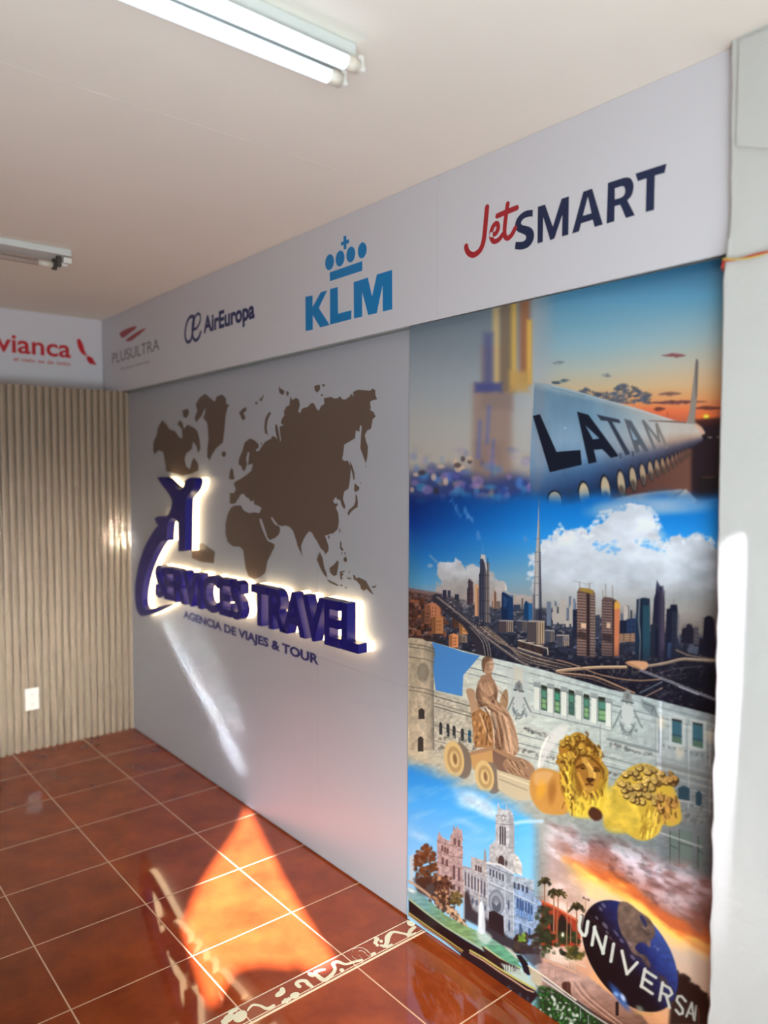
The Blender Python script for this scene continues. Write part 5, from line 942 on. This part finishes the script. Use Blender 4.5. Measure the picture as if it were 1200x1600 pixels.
for L in (spl([(482, 682), (500, 680), (520, 715), (530, 755), (545, 782), (525, 780), (500, 755), (484, 715)], 4, True), spl([(545, 785), (575, 795), (590, 820), (604, 838), (585, 838), (560, 822), (548, 805)], 4, True), spl([(540, 790), (556, 812), (575, 835), (560, 832), (545, 812)], 4, True)): mb.prism([avf(L)], lambda a, b, d: (XA+d, a, b), -.0006, .0006)
mb.build('bird_mark', M['red'], av)

# ================================================================== PRINTED MURAL
YM = -.004; x0, x1, zb_, zt = 2.5635, 3.693, .002, 2.094
NX, NZ = 600, 1180
gx = np.linspace(x0, x1, NX); gz = np.linspace(zb_, zt, NZ); GX, GZ = np.meshgrid(gx, gz)
D = np.stack([GX-EYE[0], np.full_like(GX, YM-EYE[1]), GZ-EYE[2]], -1); dz = D@FW
ART = paint_mural(600+FPX*(D@RT)/dz, 800-FPX*(D@UP)/dz)
me = bpy.data.meshes.new('mural_print'); nv = NX*NZ
me.vertices.add(nv); me.vertices.foreach_set('co', np.stack([GX, np.full_like(GX, YM), GZ], -1).astype(np.float32).ravel())
ii = (np.arange(NZ-1)[:, None]*NX+np.arange(NX-1)[None, :]).ravel(); quad = np.stack([ii, ii+1, ii+1+NX, ii+NX], 1).astype(np.int32)
me.loops.add(quad.size); me.loops.foreach_set('vertex_index', quad.ravel()); me.polygons.add(len(quad)); me.polygons.foreach_set('loop_start', np.arange(0, quad.size, 4, dtype=np.int32))
me.update(calc_edges=True)
ca = me.color_attributes.new('print', 'FLOAT_COLOR', 'POINT'); A = ART.astype(np.float64)
A = np.where(A <= .04045, A/12.92, ((A+.055)/1.055)**2.4)*MURAL_GAIN
ca.data.foreach_set('color', np.concatenate([np.clip(A, 0, .95).reshape(-1, 3), np.ones((nv, 1))], 1).astype(np.float32).ravel())
mm = mat('photo_print', (128, 128, 128), .32, .35); an = mm.node_tree.nodes.new('ShaderNodeVertexColor'); an.layer_name = 'print'; mm.node_tree.links.new(an.outputs['Color'], mm.node_tree.nodes['Principled BSDF'].inputs['Base Color'])
me.materials.append(mm)
mural = link(bpy.data.objects.new('mural_print', me), None, 'tall glossy travel photo collage on the wall between grey panel and white pillar', 'mural')
MB().box((x0, YM+.0006, zb_), (x1, .02, zt), .0003).build('backing_board', M['board'], mural)

# ================================================================== OUTLET on the cladding
oc = onX(50, 1092); out = empty('wall_outlet', (0, oc[1], oc[2]), 'white double wall outlet low on the fluted cladding', 'outlet'); out.location = (0, oc[1], oc[2])
MB().box((.0, -.036, -.062), (.007, .036, .062), .002).build('cover_plate', M['white'], out)
for s in (-1, 1):
    f = MB().box((.0065, -.017, s*.028-.014), (.0085, .017, s*.028+.014), .001).build('socket', M['white'], out)
    mb = MB()
    for q in (-.006, .006): mb.box((.008, q-.001, s*.028-.002), (.0087, q+.001, s*.028+.007))
    mb.box((.008, -.002, s*.028-.010), (.0087, .002, s*.028-.006)); mb.build('slot', M['socket'], f)
MB().tube([(.0068, 0, 0), (.0082, 0, 0)], .003, 10).build('screw', M['steel'], out)

# ================================================================== WIRES under the fascia end
wire = empty('twisted_wire', (3.70, YP, 2.06), 'thin red and yellow wire pair leaving the fascia end across the pillar', 'wire'); wire.location = (0, 0, 0)
pts = [onY(a, b, YP-.006) for a, b in ((1131, 407), (1145, 406), (1165, 403), (1182, 399), (1200, 394), (1230, 388), (1290, 376))]
st_ = [np.array([3.672, -.012, 2.085]), np.array([3.676, -.030, 2.066]), np.array([3.684, -.06, 2.052])]
base = crv(st_+pts, 8)
for nm, m, ph in (('red_wire', 'redwire', 0), ('yellow_wire', 'yellowwire', math.pi)):
    Q = [tuple(p+np.array([0, -.0022*math.sin(i*.14+ph)-.001, .0022*math.cos(i*.14+ph)])) for i, p in enumerate(base)]
    MB().tube(Q, .0021, 8).build(nm, M[m], wire, True, label=nm.replace('_', ' '))
MB().tube(crv([(3.664, -.012, 2.088), (3.667, -.03, 2.066), (3.676, -.05, 2.052), (3.69, -.084, 2.054)], 8), .0021, 8).build('red_wire', M['redwire'], wire, True, label='red wire')

# ================================================================== CEILING LIGHTS
def bar(name, a, b, r, n=16): return MB().tube([a, b], r, n)
def fixture(xc, ye, label, lit):
    f = empty('ceiling_light', (xc, ye, ZC), label, 'ceiling light', 'tube lights on the ceiling'); f.location = (xc, ye, ZC); L = 1.24
    MB().box((-.06 if not lit else -.07, -L, -.029), (.06 if not lit else .026, -.008, -.001), .004).build('base_channel', M['steel'], f)
    return f, L
f, L = fixture(3.139, -.69, 'lit twin tube ceiling light near the top edge of the photo', True)
for xo, ys in ((-.035, -.012), (.035, -.018)):
    t = MB().tube([(xo, ys-.030, -.055), (xo, -L+.04, -.055)], .0160, 24).build('tube', M['tube'], f, True, label='glowing white tube')
    t.data.materials.append(M['steel'])
    for p_ in t.data.polygons:
        if p_.normal.z > .25: p_.material_index = 1              # aluminium back of the tube
    MB().tube([(xo, ys+.004, -.055), (xo, ys-.030, -.055)], .0162, 24).build('end_cap', M['endcap'], t, True)
    MB().box((xo-.011, ys+.003, -.068), (xo+.011, ys+.016, -.033), .003).build('lamp_holder', M['white'], f)
    MB().tube([(xo, ys+.016, -.057), (xo, ys+.024, -.057)], .007, 12).build('lamp_holder', M['white'], f, True)
    MB().box((xo-.011, -L+.02, -.068), (xo+.011, -L+.04, -.033), .003).build('lamp_holder', M['white'], f)
f, L = fixture(1.105, -.675, 'unlit ceiling light on the far left of the ceiling', False)
for xo in (-.03,):
    t = MB().tube([(xo, -.075, -.055), (xo, -L+.04, -.055)], .012, 16).build('tube', M['offtube'], f, True, label='unlit tube')
    MB().tube([(xo, -.062, -.055), (xo, -.12, -.055)], .0135, 16).build('end_cap', M['endcap'], t, True)
for xo in (-.03, .03):
    MB().box((xo-.012, -.062, -.074), (xo+.012, -.044, -.03), .003).build('lamp_holder', M['dark'], f)
    MB().box((xo-.012, -.036, -.056), (xo+.012, -.002, -.032), .003).build('lamp_holder', M['white'], f)
